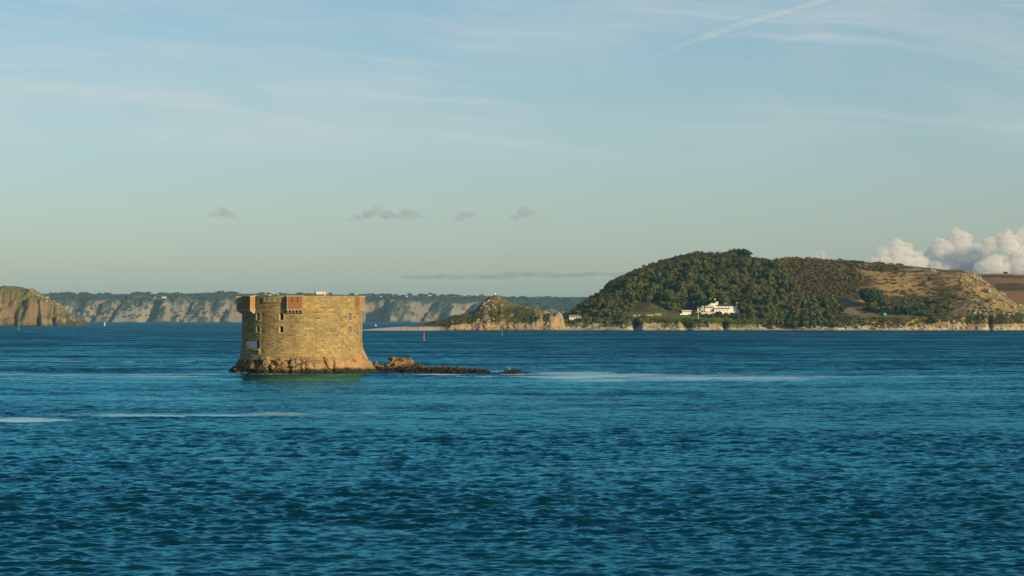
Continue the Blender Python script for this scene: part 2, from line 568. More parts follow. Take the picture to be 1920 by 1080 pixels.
def haze():
    mb = MB().box(-21000, 21000, -60, 20600, -6, 175)
    m = bpy.data.materials.new('haze air')
    m.use_nodes = True
    t = m.node_tree
    for n in list(t.nodes):
        t.nodes.remove(n)
    out = N(t, 'ShaderNodeOutputMaterial')
    v = N(t, 'ShaderNodeVolumePrincipled')
    v.inputs['Color'].default_value = (0.36, 0.74, 1.0, 1)
    v.inputs['Density'].default_value = 3.3e-5
    v.inputs['Anisotropy'].default_value = 0.0
    t.links.new(v.outputs[0], out.inputs['Volume'])
    o = mb.build('haze', m)
    tag(o, 'thin blue sea haze over the whole view', None, None, 'stuff')


haze()
# ------------------------------------------------------------------ land: height fields on (column, depth) grids, in real metres
class Land:
    """columns px (photo columns fixing a bearing), depths d; Z heights; can find the ground seen at a photo point"""
    def __init__(self, cols, deps, Z):
        self.cols, self.deps, self.Z = cols, deps, Z          # Z[depth, column]
        self.PY = HY - (Z - H) * F / deps[:, None]
        self.top = np.minimum.accumulate(self.PY, axis=0)

    def hit(self, px, py):
        j = int(np.clip(np.searchsorted(self.cols, px), 1, len(self.cols) - 1))
        w = (px - self.cols[j - 1]) / (self.cols[j] - self.cols[j - 1])
        col = self.PY[:, j - 1] * (1 - w) + self.PY[:, j] * w
        k = np.argmax(col <= py)
        if col[k] > py:
            k = int(np.argmin(col)); d = self.deps[k]
        elif k == 0:
            d = self.deps[0]
        else:
            f = (col[k - 1] - py) / max(col[k - 1] - col[k], 1e-6)
            d = self.deps[k - 1] + f * (self.deps[k] - self.deps[k - 1])
        return px2x(px, d), d, self.height(px, d)

    def height(self, px, d):
        j = int(np.clip(np.searchsorted(self.cols, px), 1, len(self.cols) - 1))
        k = int(np.clip(np.searchsorted(self.deps, d), 1, len(self.deps) - 1))
        w = np.clip((px - self.cols[j - 1]) / (self.cols[j] - self.cols[j - 1]), 0, 1); u = np.clip((d - self.deps[k - 1]) / (self.deps[k] - self.deps[k - 1]), 0, 1)
        Z = self.Z
        return float((Z[k - 1, j - 1] * (1 - w) + Z[k - 1, j] * w) * (1 - u) + (Z[k, j - 1] * (1 - w) + Z[k, j] * w) * u)

    def grids(self):
        D, P = np.meshgrid(self.deps, self.cols, indexing='ij')
        return px2x(P, D), D, P

    def slope(self):
        X, D, P = self.grids()
        zx = np.gradient(self.Z, axis=1) / np.gradient(X, axis=1)
        zy = np.gradient(self.Z, axis=0) / np.gradient(D, axis=0)
        return zx, zy

    def build(self, name, tint, mat, label):
        X, D, P = self.grids()
        V = np.stack([X, D, self.Z], -1).reshape(-1, 3)
        me = mesh_np(name, V, grid_faces(*X.shape), True, {'tint': tint.reshape(-1, 3)})
        return tag(link(name, me, mat), label, None, None, 'structure')


def interp(x, pts):
    a = np.array(pts, float)
    return np.interp(x, a[:, 0], a[:, 1])


def lerp3(c, col, m):
    return c * (1 - m[..., None]) + np.array(col) * m[..., None]


MAT_LAND = land_mat('hillside')
MAT_FAR = land_mat('far hillside', 0.6, 0.05, 2.0, 0.3)
GRASS_DRY, GRASS, BRACKEN, SCRUB = (0.42, 0.29, 0.108), (0.085, 0.105, 0.027), (0.15, 0.098, 0.038), (0.036, 0.042, 0.014)
ROCK_PALE, ROCK_TAN, ROCK_RED, SHINGLE, HEATH = (0.33, 0.275, 0.175), (0.225, 0.155, 0.08), (0.38, 0.20, 0.09), (0.50, 0.44, 0.35), (0.062, 0.042, 0.022)
EARTH = (0.05, 0.045, 0.02)

# silhouettes: (photo column, photo row)
HERM_TOP = [(1025, 612), (1040, 606), (1058, 594), (1074, 581), (1086, 572), (1105, 561), (1120, 552), (1150, 527), (1177, 511), (1200, 503), (1223, 496), (1269, 481), (1315, 475), (1365, 477),
            (1400, 482), (1430, 487), (1464, 489), (1490, 489), (1515, 487), (1547, 487), (1590, 491), (1615, 491.5), (1650, 493.5), (1680, 496), (1700, 498), (1740, 502.3), (1777, 506.5), (1810, 508),
            (1830, 516), (1850, 529), (1870, 546), (1895, 563), (1920, 577), (1950, 590), (1990, 604), (2040, 612), (2100, 618)]


def herm():
    cols = np.arange(1022, 2110, 1.7)
    deps = np.concatenate([np.arange(1950, 2032, 1.0), np.arange(2032, 2320, 2.2), np.arange(2320, 2460, 7)])
    D, P = np.meshgrid(deps, cols, indexing='ij')
    X = px2x(P, D)
    crest = interp(cols, [(1022, 2040), (1060, 2070), (1150, 2150), (1250, 2230), (1400, 2265), (1600, 2255), (1720, 2240), (1810, 2180), (1920, 2075), (2000, 2030), (2110, 2010)])
    zc = H - (interp(cols, HERM_TOP) - HY) * crest / F
    shore = 1972 + 5 * fbm(cols / 40, cols * 0, oct=3, seed=11) + interp(cols, [(1022, 20), (1062, 8), (1150, 0), (1500, 0), (1720, -2), (1760, -7), (1900, -9), (2110, 0)])
    # little coves with dark gullies
    cove = sum(a * np.exp(-((cols - c) / w) ** 2) for c, w, a in [(1192, 8, 16), (1288, 9, 12), (1358, 4, 8), (1470, 20, 6), (1856, 4, 6)])
    bank = interp(cols, [(1022, 4), (1060, 5.2), (1100, 5.6), (1180, 7.0), (1300, 6.8), (1350, 8.0), (1420, 6.8), (1470, 6.0), (1560, 6.0), (1600, 6.5), (1700, 6.8), (1760, 9), (1850, 11), (1920, 12), (2110, 8)])
    bank = bank * (1 + 0.22 * fbm(cols / 14, cols * 0 + 2, oct=3, seed=12))
    bank0 = np.minimum(np.convolve(np.pad(bank, 20, mode='edge'), np.ones(41) / 41, 'valid'), zc * .9)
    bank = np.minimum(bank, zc * 0.9)
    shore0 = np.convolve(np.pad(shore, 20, mode='edge'), np.ones(41) / 41, 'valid')
    beach = interp(cols, [(1022, 16), (1060, 16), (1150, 13), (1180, 6), (1300, 6), (1420, 11), (1530, 12), (1570, 6), (1700, 4), (1800, 3), (2110, 3)])
    t = D - shore - cove * sstep(D - shore, 55, 12)
    u = np.clip((D - shore0 - beach - 10) / (crest - shore0 - beach - 10), 0, 1)
    zb = np.where(t < 0, t * 0.12, np.minimum(t / beach, 1) * 2.0)
    cl = sstep(t, beach * 0.92, beach + 5 + 5 * fbm(X / 12, D / 9, oct=2, seed=13))
    terr = interp(cols, [(1022, .02), (1150, .06), (1300, .09), (1450, .08), (1600, .05), (1900, .0)])      # flat shelf above the bank
    us = np.clip((u - terr * 1.5) / (1 - terr * 1.5), 0, 1)
    dome = np.sin(us * np.pi / 2) ** interp(cols, [(1022, 1.0), (1250, 1.0), (1600, 1.0), (1700, 0.95), (1810, 0.9), (2110, 0.9)])
    bk = bank + (bank0 - bank) * sstep(D - shore0 - beach, 8, 40)
    Z = zb + cl * (bk - 2.0) + (zc - bk) * dome
    back = np.clip((D - crest) / 200.0, 0, None)
    Z = Z - np.where(D > crest, 30 * back ** 1.6, 0)
    env = np.sin(np.clip(us, 0, 1) * np.pi)
    Z += env * (3.0 * fbm(X / 60, D / 60, oct=4, seed=14) + interp(cols, [(1022, 0), (1150, 1.5), (1300, 2.0), (1650, 0.5), (1760, 0.8), (1850, 3.0), (2110, 2)]) * fbm(X / 26, D / 40, oct=3, seed=15, ridge=True))
    rocky = sstep(t, -2, 4) * sstep(t, beach + 24, beach + 4)
    Z += rocky * (1.5 * fbm(X / 5.0, D / 5.0, oct=4, seed=16, ridge=True) + 0.6 * fbm(X / 2.2, D / 2.2, oct=2, seed=17)) * np.where(t < beach * .9, 0.35, 1.0)
    crag = sstep(P, 1770, 1800) * sstep(us, 0.1, 0.3)
    Z += crag * 0.9 * fbm(X / 7, D / 7, oct=3, seed=18, ridge=True)
    L = Land(cols, deps, Z)
    zx, zy = L.slope()
    sl = np.hypot(zx, zy)
    PYg = L.PY
    n1 = fbm(X / 28, D / 40, oct=4, seed=20); n2 = fbm(X / 9, D / 14, oct=4, seed=21); n3 = fbm(X / 3.5, D / 3.5, oct=3, seed=22)
    c = np.zeros(X.shape + (3,)) + np.array(EARTH)
    moor = sstep(P + 24 * n1 + 10 * n2, 1592, 1612) * sstep(PYg + 8 * n1, 492, 494)
    c = lerp3(c, GRASS_DRY, moor)
    c = lerp3(c, BRACKEN, moor * sstep(n1 + 0.5 * n2, 0.10, 0.32) * 0.75)
    c = lerp3(c, HEATH, moor * sstep(fbm(X / 40, D / 30, oct=4, seed=23) + 0.3 * n2, 0.18, 0.36) * 0.8)
    c = lerp3(c, (0.20, 0.145, 0.066), moor * sstep(n3, -0.1, 0.5) * 0.5)
    c = lerp3(c, (0.30, 0.22, 0.11), moor * sstep(np.abs(PYg - np.interp(P, [1610, 1690, 1740, 1800], [541, 531, 527, 524])), 1.7, .5) * sstep(P, 1760, 1720))   # the path
    c = lerp3(c, (0.075, 0.072, 0.024), moor * sstep(PYg + 10 * n1, 548, 562) * sstep(n2 + n1, -0.25, 0.15) * 0.8)
    c = lerp3(c, (0.16, 0.135, 0.052), sstep(P, 1770, 1810) * sstep(n2 - 0.4 * n1, -0.05, 0.25) * 0.7)
    # clearings and lawns below
    low = sstep(PYg + 3 * n2, 584, 590) * sstep(P, 1560, 1500)
    c = lerp3(c, GRASS, low * 0.9)
    for (cx, cy, w, h, cc, s) in [(1240, 578, 34, 7, GRASS, .9), (1236, 570, 17, 7, (0.17, 0.12, 0.055), .9), (1225, 533, 22, 2.5, (0.16, 0.12, 0.05), .9), (1225, 557, 14, 3, (0.14, 0.12, 0.05), .7),
                                  (1312, 600, 36, 6, (0.085, 0.125, 0.02), 1), (1215, 588, 70, 4, (0.10, 0.105, 0.04), .8), (1125, 597, 60, 4, (0.075, 0.095, 0.03), 1), (1425, 598, 18, 6, (0.075, 0.12, 0.02), .9),
                                  (1585, 575, 34, 11, (0.25, 0.19, 0.10), 1), (1615, 583, 34, 8, (0.24, 0.19, 0.10), 1), (1640, 592, 60, 4, (0.16, 0.14, 0.06), .9), (1715, 592, 40, 3, (0.19, 0.15, 0.07), .9),
                                  (1680, 602, 90, 8, (0.11, 0.11, 0.03), .8), (1575, 555, 30, 3, (0.08, 0.09, 0.02), .7), (1150, 560, 12, 10, (0.09, 0.07, 0.035), .6), (1800, 600, 60, 7, (0.11, 0.075, 0.035), .8)]:
        q = ((P - cx) / w) ** 2 + ((PYg - cy) / h) ** 2 + 0.5 * n2
        c = lerp3(c, cc, s * sstep(q, 1.3, 0.6) * (t > beach + 6))
    # rock where it is steep
    rk = sstep(sl + 0.35 * n3, 0.62, 1.0) * sstep(t, -3, 3)
    rk = np.maximum(rk * sstep(t, beach + 40, beach + 20) * (0.05 + 0.85 * sstep(n2 + 0.8 * n1, -0.08, 0.28)), sstep(P, 1765, 1805) * sstep(n3 + 0.7 * n2 + 0.25 * sl, 0.42, 0.66) * (u < 0.98) * sstep(PYg + 0.9 * (1860 - P) * 0.3 + 15 * n1, 500, 540))
    rc = lerp3(np.zeros(X.shape + (3,)) + np.array(ROCK_TAN), ROCK_PALE, sstep(n2, -0.2, 0.3))
    redm = sstep(n1 + n2 * 0.6, 0.0, 0.25) * sstep(t, beach * .9, beach + 2) * interp(cols, [(1022, .1), (1270, .2), (1310, 1), (1450, 1), (1500, .4), (1690, .5), (1800, .8), (1860, .2), (2110, .2)])
    rc = lerp3(rc, ROCK_RED, redm * 0.85)
    c = c * (1 - rk[..., None]) + rc * rk[..., None]
    bm = sstep(t, beach * 1.02, beach * 0.9)
    bc = lerp3(np.zeros(X.shape + (3,)) + np.array(SHINGLE), ROCK_TAN, sstep(n3 + n2, 0.0, 0.4) * 0.7)
    c = c * (1 - bm[..., None]) + bc * bm[..., None]
    wet = sstep(Z, 0.75, 0.3)
    c = lerp3(c, (0.06, 0.045, 0.025), wet * 0.8)
    L.build('wooded_hill', c, MAT_LAND, 'tall wooded hill falling to a rocky shore behind the white house')
    L.us, L.t, L.beach = us, t, beach
    return L


def moor():
    cols = np.arange(1740, 2130, 3.0)
    deps = np.concatenate([np.arange(2300, 2420, 12), np.arange(2420, 2760, 7.0)])
    D, P = np.meshgrid(deps, cols, indexing='ij')
    X = px2x(P, D)
    crest = 2690.0
    zc = H - (interp(cols, [(1740, 520), (1800, 515), (1837, 514.5), (1865, 513), (1885, 513.5), (1920, 515.5), (1990, 520), (2130, 535)]) - HY) * crest / F
    u = np.clip((D - 2300) / (crest - 2300), 0, 1)
    Z = 14 + (zc - 14) * np.sin(u * np.pi / 2) - np.where(D > crest, (D - crest) * 0.35, 0) + 2.5 * np.sin(u * np.pi) * fbm(X / 50, D / 50, oct=4, seed=31)
    L = Land(cols, deps, Z)
    n1 = fbm(X / 40, D / 60, oct=4, seed=32); n2 = fbm(X / 8, D / 14, oct=3, seed=33)
    c = np.zeros(X.shape + (3,)) + np.array((0.27, 0.155, 0.066))
    c = lerp3(c, HEATH, sstep(n1 + .4 * n2, 0.0, 0.3) * 0.8)
    c = lerp3(c, GRASS_DRY, sstep(L.PY, 516.5, 514.5) * 0.8)
    L.build('brown_moor', c, MAT_LAND, 'brown bracken moor rising behind the rocky spur')
    return L


ISLET_TOP = [(660, 622), (682, 618.2), (700, 616.2), (740, 613.2), (771, 611.0), (801, 605), (834, 596.5), (850, 594.5), (864, 592), (886, 585), (900, 573), (910, 565), (918, 559), (928, 555), (939, 559.5), (950, 563.5), (963, 569.3),
             (986, 575), (1010, 581), (1031, 586), (1045, 589), (1053, 593.5), (1058, 606), (1061, 616), (1066, 621), (1080, 626)]


def islet():
    cols = np.arange(655, 1084, 0.8)
    deps = np.concatenate([np.arange(1952, 2060, 0.9), np.arange(2060, 2130, 3)])
    D, P = np.meshgrid(deps, cols, indexing='ij')
    X = px2x(P, D)
    crest = interp(cols, [(655, 1995), (770, 2000), (840, 2030), (928, 2048), (1000, 2032), (1050, 2005), (1084, 1995)])
    zc = H - (interp(cols, ISLET_TOP) - HY) * crest / F
    shore = interp(cols, [(655, 1985), (700, 1981), (820, 1976), (860, 1972), (1000, 1970), (1040, 1972), (1060, 1984), (1084, 1990)]) + 4 * fbm(cols / 22, cols * 0, oct=3, seed=41)
    t = D - shore
    sand = sstep(P, 848, 815)
    u = np.clip(t / (crest - shore), 0, 1)
    bank = np.minimum(interp(cols, [(655, .2), (830, .8), (850, 3.5), (900, 5.5), (960, 5), (1020, 6), (1045, 11), (1056, 9), (1062, 1), (1084, .0)]), zc)
    bank = np.maximum(bank, 0) * (1 + 0.3 * fbm(cols / 10, cols * 0 + 5, oct=3, seed=42))
    cl = sstep(t, 1, 7 + 4 * fbm(X / 9, D / 9, oct=2, seed=43))
    us = np.clip((u - .1) / .9, 0, 1)
    prof = np.sin(us * np.pi / 2) ** 1.1
    flat = np.clip(t / 30, 0, 1)
    wl = sstep(zc, 2.6, 5.5) * np.ones_like(D)
    zt = wl * (cl * bank + (zc - bank) * prof) + (1 - wl) * np.where(zc > 0.2, np.minimum(np.maximum(t, 0) * 0.13, np.maximum(zc, 0)), -0.6)
    Z = np.where(t < 0, np.maximum(t * 0.15, -3), zt)
    Z -= np.where(D > crest, 0.0045 * (D - crest) ** 2 * (0.3 + 0.7 * (zc > 4)), 0)
    hard = 1 - sand
    env = sstep(us, 0.0, 0.15) * sstep(us, 1.0, 0.85)
    Z += hard * env * (2.0 * fbm(X / 16, D / 16, oct=4, seed=44, ridge=True) + 0.5 * fbm(X / 4, D / 4, oct=3, seed=45))
    rocky = hard * sstep(t, -3, 2) * sstep(t, 26, 8)
    Z += rocky * (1.6 * fbm(X / 4.5, D / 4.5, oct=4, seed=46, ridge=True))
    crg = hard * sstep(P, 975, 1000) * sstep(P, 1062, 1050)
    Z += crg * 1.4 * fbm(X / 5, D / 5, oct=3, seed=47, ridge=True) * env
    knob = np.exp(-((P - 906) / 14.0) ** 2) * env
    Z += knob * (1.5 * fbm(X / 4, D / 5, oct=3, seed=48, ridge=True))
    L = Land(cols, deps, Z)
    zx, zy = L.slope(); sl = np.hypot(zx, zy)
    n1 = fbm(X / 14, D / 18, oct=4, seed=50); n2 = fbm(X / 5, D / 7, oct=4, seed=51); n3 = fbm(X / 2, D / 2, oct=2, seed=52)
    c = np.zeros(X.shape + (3,)) + np.array((0.17, 0.145, 0.05))
    c = lerp3(c, (0.08, 0.085, 0.028), sstep(n1, 0.0, 0.3) * 0.8)
    c = lerp3(c, (0.15, 0.115, 0.05), sstep(n2 - n1, 0.0, 0.4) * 0.7)
    for cx, cy, w, h in [(870, 597, 40, 7), (975, 588, 34, 12), (1000, 600, 30, 8), (845, 605, 40, 6)]:
        q = ((P - cx) / w) ** 2 + ((L.PY - cy) / h) ** 2 + 0.6 * n1
        c = lerp3(c, (0.065, 0.075, 0.022), sstep(q, 1.2, 0.6) * 0.85)
    rk = np.maximum(sstep(sl + 0.35 * n2, 0.95, 1.4) * sstep(t, 30, 16), sstep(n2 + 0.7 * n3 + 0.3 * crg + 0.45 * knob, 0.48, 0.72))
    rk = np.maximum(rk, sstep(t + 4 * n2, 10, 5) * hard)
    rc = lerp3(np.zeros(X.shape + (3,)) + np.array((0.27, 0.20, 0.11)), ROCK_PALE, sstep(n1, 0, 0.3))
    rc = lerp3(rc, (0.42, 0.27, 0.14), sstep(n1 + n2, -.1, 0.3) * sstep(t, 16, 4) * 0.8)
    c = c * (1 - rk[..., None]) + rc * rk[..., None]
    c = lerp3(c, (0.56, 0.48, 0.38), sand * sstep(Z, 3.4, 2.4))
    c = lerp3(c, (0.05, 0.04, 0.022), sstep(Z + 0.4 * n3, 0.9, 0.35) * 0.9 * hard)
    L.build('islet', c, land_mat('islet ground', 0.6, 0.5, 0.3, 0.3), 'small craggy islet with a shingle spit on its left')
    return L


def left_island():
    cols = np.arange(-260, 190, 1.2)
    deps = np.concatenate([np.arange(3480, 3600, 2.0), np.arange(3600, 3800, 8)])
    D, P = np.meshgrid(deps, cols, indexing='ij')
    X = px2x(P, D)
    top = interp(cols, [(-260, 560), (-180, 540), (-90, 533), (0, 537), (35, 539), (60, 543), (78, 552), (95, 562), (115, 576), (135, 592), (155, 604), (168, 610), (176, 613), (190, 618)])
    crest = interp(cols, [(-260, 3620), (0, 3610), (60, 3590), (120, 3555), (170, 3530), (190, 3525)])
    zc = H - (top - HY) * crest / F
    shore = 3508 + 7 * fbm(cols / 40, cols * 0, oct=2, seed=81) 
    slot = sum(a * np.exp(-((cols - c) / w) ** 2) for c, w, a in [(28, 3, 14), (71, 3, 24), (5, 8, 10), (100, 4, 8)])
    t = D - shore - slot * sstep(D - shore, 34, 3)
    t = t + (14 * fbm(X / 24, D / 18, oct=4, seed=87) + 4 * fbm(X / 6, D / 5, oct=3, seed=88)) * sstep(t, 0, 8)
    wd = crest - shore
    u = np.clip(t / wd, 0, 1)
    prof = 0.62 * sstep(u, 0.0, 0.5) + 0.38 * np.sin(u * np.pi / 2)
    Z = np.where(t < 0, t * 0.2, zc * prof) - np.where(D > crest, 0.001 * (D - crest) ** 2, 0)
    env = sstep(u, 0, 0.06) * sstep(u, 1, 0.7)
    Z += env * np.minimum(zc / 30, 1) * (4.0 * fbm(X / 24, D / 30, oct=4, seed=82, ridge=True) + 2.0 * fbm(X / 8, D / 9, oct=3, seed=83))
    L = Land(cols, deps, Z)
    zx, zy = L.slope(); sl = np.hypot(zx, zy)
    n1 = fbm(X / 30, D / 30, oct=4, seed=84); n2 = fbm(X / 9, Z / 14, oct=4, seed=85)
    c = np.zeros(X.shape + (3,)) + np.array((0.155, 0.135, 0.05))
    c = lerp3(c, (0.07, 0.078, 0.028), sstep(n1, -0.1, 0.3))
    rk = sstep(sl * .7 + 0.7 * n2 + 0.5 * n1 - 0.4 * sstep(P, 66, 105) - 0.16, 0.62, 0.95) * sstep(L.PY, 549, 556)
    rc = lerp3(np.zeros(X.shape + (3,)) + np.array((0.215, 0.150, 0.078)), (0.27, 0.215, 0.13), sstep(n1, 0, 0.4))
    c = c * (1 - rk[..., None]) + rc * rk[..., None]
    c = lerp3(c, (0.10, 0.075, 0.045), sstep(Z, 2.6, 1.2))
    L.build('left_headland', c, MAT_LAND, 'grassy headland with tan cliffs at the far left edge')
    return L


def far_coast():
    cols = np.arange(60, 1215, 1.0)
    deps = np.concatenate([np.arange(8380, 8780, 4.0), np.arange(8780, 9700, 40)])
    D, P = np.meshgrid(deps, cols, indexing='ij')
    X = px2x(P, D)
    top = interp(cols, [(60, 552), (90, 551.5), (200, 552), (330, 552), (440, 551), (560, 553), (690, 554), (800, 555), (900, 557), (960, 558), (1000, 557.5), (1100, 557.5), (1215, 560)])
    crest = 9300.0
    zc = H - (top - HY) * crest / F                      # plateau
    zcl = interp(cols, [(60, 70), (90, 72), (170, 74), (300, 80), (340, 86), (380, 66), (420, 76), (450, 82), (560, 76), (650, 70), (760, 70), (870, 64), (960, 60), (1215, 50)])
    # headlands (near) and bays (far): the left walls of the headlands fall in shade
    shore = interp(cols, [(60, 8640), (100, 8560), (160, 8520), (200, 8500), (262, 8480), (267, 8470), (300, 8445), (345, 8440), (352, 8470), (385, 8450), (392, 8480), (430, 8450), (446, 8540), (470, 8560),
                          (560, 8560), (640, 8540), (690, 8600), (722, 8560), (732, 8470), (768, 8470), (790, 8520), (850, 8530), (866, 8590), (900, 8570), (960, 8600), (1100, 8660), (1215, 8700)])
    shore = shore + 30 * fbm(cols / 34, cols * 0, oct=3, seed=91, gain=.4)
    # ravines run up and to the right from the shore
    shear = P - np.clip((D - shore), 0, 330) * 0.20
    rav = sum(a * np.exp(-((shear - c) / w) ** 2) for c, w, a in [(270, 9, 150), (200, 5, 70), (333, 4, 90), (409, 5, 70), (690, 15, 190), (860, 7, 120), (165, 6, 70), (448, 8, 90), (780, 5, 50), (930, 12, 100)])
    t = D - shore - rav * sstep(D - shore, -20, 40)
    t = t + (55 * fbm(X / 90, D / 70, oct=4, seed=97) + 14 * fbm(X / 22, D / 18, oct=3, seed=98)) * sstep(t, 0, 25)
    w = 170 + 50 * fbm(X / 160, D * 0, oct=2, seed=92)
    u = np.clip(t / w, 0, 1)
    ridge = fbm(X / 75 - D / 260, D / 110, oct=5, seed=93, ridge=True)
    Z = np.where(t < 0, np.maximum(t * 0.2, -4), zcl * (0.75 * np.clip(u * 1.25, 0, 1) + 0.25 * sstep(u, 0, 1)))
    g = np.clip((D - shore - w) / (crest - shore - w), 0, 1)
    Z = Z + (t > 0) * (zc - zcl) * np.sin(g * np.pi / 2)
    Z = np.where(D > crest, Z - (D - crest) * 0.1, Z)
    env = sstep(u, 0, 0.1) * (1 - 0.75 * sstep(u, 0.8, 1.0))
    Z += env * (10 * ridge + 5 * fbm(X / 24, D / 24, oct=3, seed=94))
    L = Land(cols, deps, Z)
    zx, zy = L.slope(); sl = np.hypot(zx, zy)
    n1 = fbm(X / 140, D / 140, oct=4, seed=95); n2 = fbm(X / 40, Z / 30, oct=4, seed=96)
    c = np.zeros(X.shape + (3,)) + np.array((0.075, 0.08, 0.04))
    c = lerp3(c, (0.11, 0.10, 0.05), sstep(n1, 0.0, 0.3) * 0.6)
    amt = interp(cols, [(60, -.1), (140, .1), (250, .22), (340, .30), (440, .2), (560, .0), (700, -.05), (780, .06), (850, -.1), (950, -.25), (1215, -.4)])
    rk = sstep(sl * 0.6 + 0.5 * n2 + 0.4 * n1 + amt, 0.56, 0.85) * sstep(Z + 16 * n1, 80, 52)
    rc = lerp3(np.zeros(X.shape + (3,)) + np.array((0.225, 0.168, 0.115)), (0.26, 0.235, 0.18), sstep(n1 + n2, 0, 0.4))
    c = c * (1 - rk[..., None]) + rc * rk[..., None]
    for cx, cy, ww, hh, cc in [(273, 556, 22, 1.8, (0.32, 0.22, 0.11)), (220, 551, 14, 1.2, (0.22, 0.2, 0.12)), (790, 556.5, 22, 1.0, (0.26, 0.2, 0.11)), (1000, 556.8, 40, .9, (0.36, 0.26, 0.14)), (690, 554, 8, 1.5, (0.26, .2, .12)), (1050, 559, 20, .8, (.2, .16, .09))]:
        q = ((P - cx) / ww) ** 2 + ((L.PY - cy) / hh) ** 2
        c = lerp3(c, cc, sstep(q, 1.2, 0.7))
    L.build('far_cliffs', c, MAT_FAR, 'long hazy line of tall cliffs far across the water')
    return L


HERM = herm()
MOOR = moor()
ISLET = islet()
LEFT = left_island()
FAR = far_coast()
# ------------------------------------------------------------------ the sea tower
TD = 413.0
TX = px2x(566.7, TD)
TA = math.atan2(-TX, TD)                     # local -Y looks at the camera
TZ0 = 2.0                                    # wall foot above the water
RT = 9.46
MAT_STONE = simple('granite blocks', (1, 1, 1), 0.9, 0.30, 3.2, 0.05, 'tint')
def weathered(m):
    # rain streaks and damp: tall soft stains in the stone's own colour
    t = m.node_tree; b = t.nodes['Principled BSDF']
    l = b.inputs['Base Color'].links[0]; src = l.from_socket
    pos = N(t, 'ShaderNodeTexCoord').outputs['Object']
    n = NOISE(t, VM(t, 'MULTIPLY', pos, (0.9, 0.9, 0.16)), 1.0, 5.0, 0.6)
    n2 = NOISE(t, pos, 0.33, 4.0, 0.6)
    c = MIX(t, SM(t, n, 0.50, 0.72, 0, 0.5), src, (0.10, 0.085, 0.05))
    c = MIX(t, SM(t, n2, 0.50, 0.68, 0, 0.26), c, (0.42, 0.25, 0.085))
    t.links.new(c, b.inputs['Base Color'])


weathered(MAT_STONE)
MAT_MORTAR = simple('lime mortar', (0.31, 0.235, 0.115), 0.95, 0.25, 2.0)
MAT_DRESSED = simple('dressed granite', (0.41, 0.325, 0.19), 0.9, 0.2, 1.5, 0.03)
MAT_PALE = simple('pale render', (0.34, 0.265, 0.14), 0.9, 0.22, 1.2, 0.03)
MAT_REVEAL = simple('limewashed reveal', (0.46, 0.40, 0.29), 0.9, 0.15, 1.0)
MAT_DARK = simple('dark interior', (0.018, 0.016, 0.013), 0.9, 0.2)  # near-black colour standing in for the shade of unlit interiors
MAT_ROCK = rock_mat('shore rock', 0.55, 0.22)
MAT_WHITE = simple('white paint', (0.80, 0.77, 0.70), 0.7, 0.06, 2.0)
MAT_OLDWHITE = simple('weathered white board', (0.62, 0.60, 0.56), 0.8, 0.2, 1.2)
MAT_METAL = simple('grey metal', (0.2, 0.19, 0.18), 0.6, 0.1)


def brick_mat(name, c1, c2):
    m, t, b = new_mat(name)
    pos = N(t, 'ShaderNodeTexCoord').outputs['Object']
    n = NOISE(t, pos, 5.0, 4.0, 0.6); n2 = NOISE(t, pos, 1.1, 3.0, 0.6)
    w = N(t, 'ShaderNodeSeparateXYZ'); t.links.new(pos, w.inputs[0])
    course = M(t, 'ABSOLUTE', M(t, 'SUBTRACT', M(t, 'FRACT', M(t, 'MULTIPLY', w.outputs[2], 8.0)), 0.5))
    c = MIX(t, SM(t, n, 0.3, 0.7), c1, c2)
    c = MIX(t, SM(t, course, 0.40, 0.47, 0, 0.45), c, (0.33, 0.22, 0.13))
    c = MIX(t, SM(t, n2, 0.45, 0.7, 0, 0.65), c, (0.22, 0.13, 0.07))
    t.links.new(c, b.inputs['Base Color'])
    b.inputs['Roughness'].default_value = 0.9
    return m


MAT_BRICK = brick_mat('red brick', (0.36, 0.135, 0.055), (0.27, 0.095, 0.04))
MAT_BRICK_PALE = brick_mat('faded brick', (0.42, 0.25, 0.13), (0.36, 0.20, 0.095))


def wall_r(z):
    return RT + (0.40 * ((5.9 - z) / 3.7) ** 1.7 if z < 5.9 else 0.0)


def pol(r, th, z):
    return (r * math.sin(th), -r * math.cos(th), z - TZ0)


def arcbox(mb, t0, t1, r0, r1, z0, z1, n=1):
    vs, fs = [], []
    for k in range(n + 1):
        a = t0 + (t1 - t0) * k / n
        vs += [pol(r0, a, z0), pol(r1, a, z0), pol(r1, a, z1), pol(r0, a, z1)]
    for k in range(n):
        b = 4 * k; c = b + 4
        fs += [(b, c, c + 1, b + 1), (b + 1, c + 1, c + 2, b + 2), (b + 2, c + 2, c + 3, b + 3), (b + 3, c + 3, c, b)]
    fs += [(0, 1, 2, 3), (4 * n + 3, 4 * n + 2, 4 * n + 1, 4 * n)]
    mb.add(vs, fs)


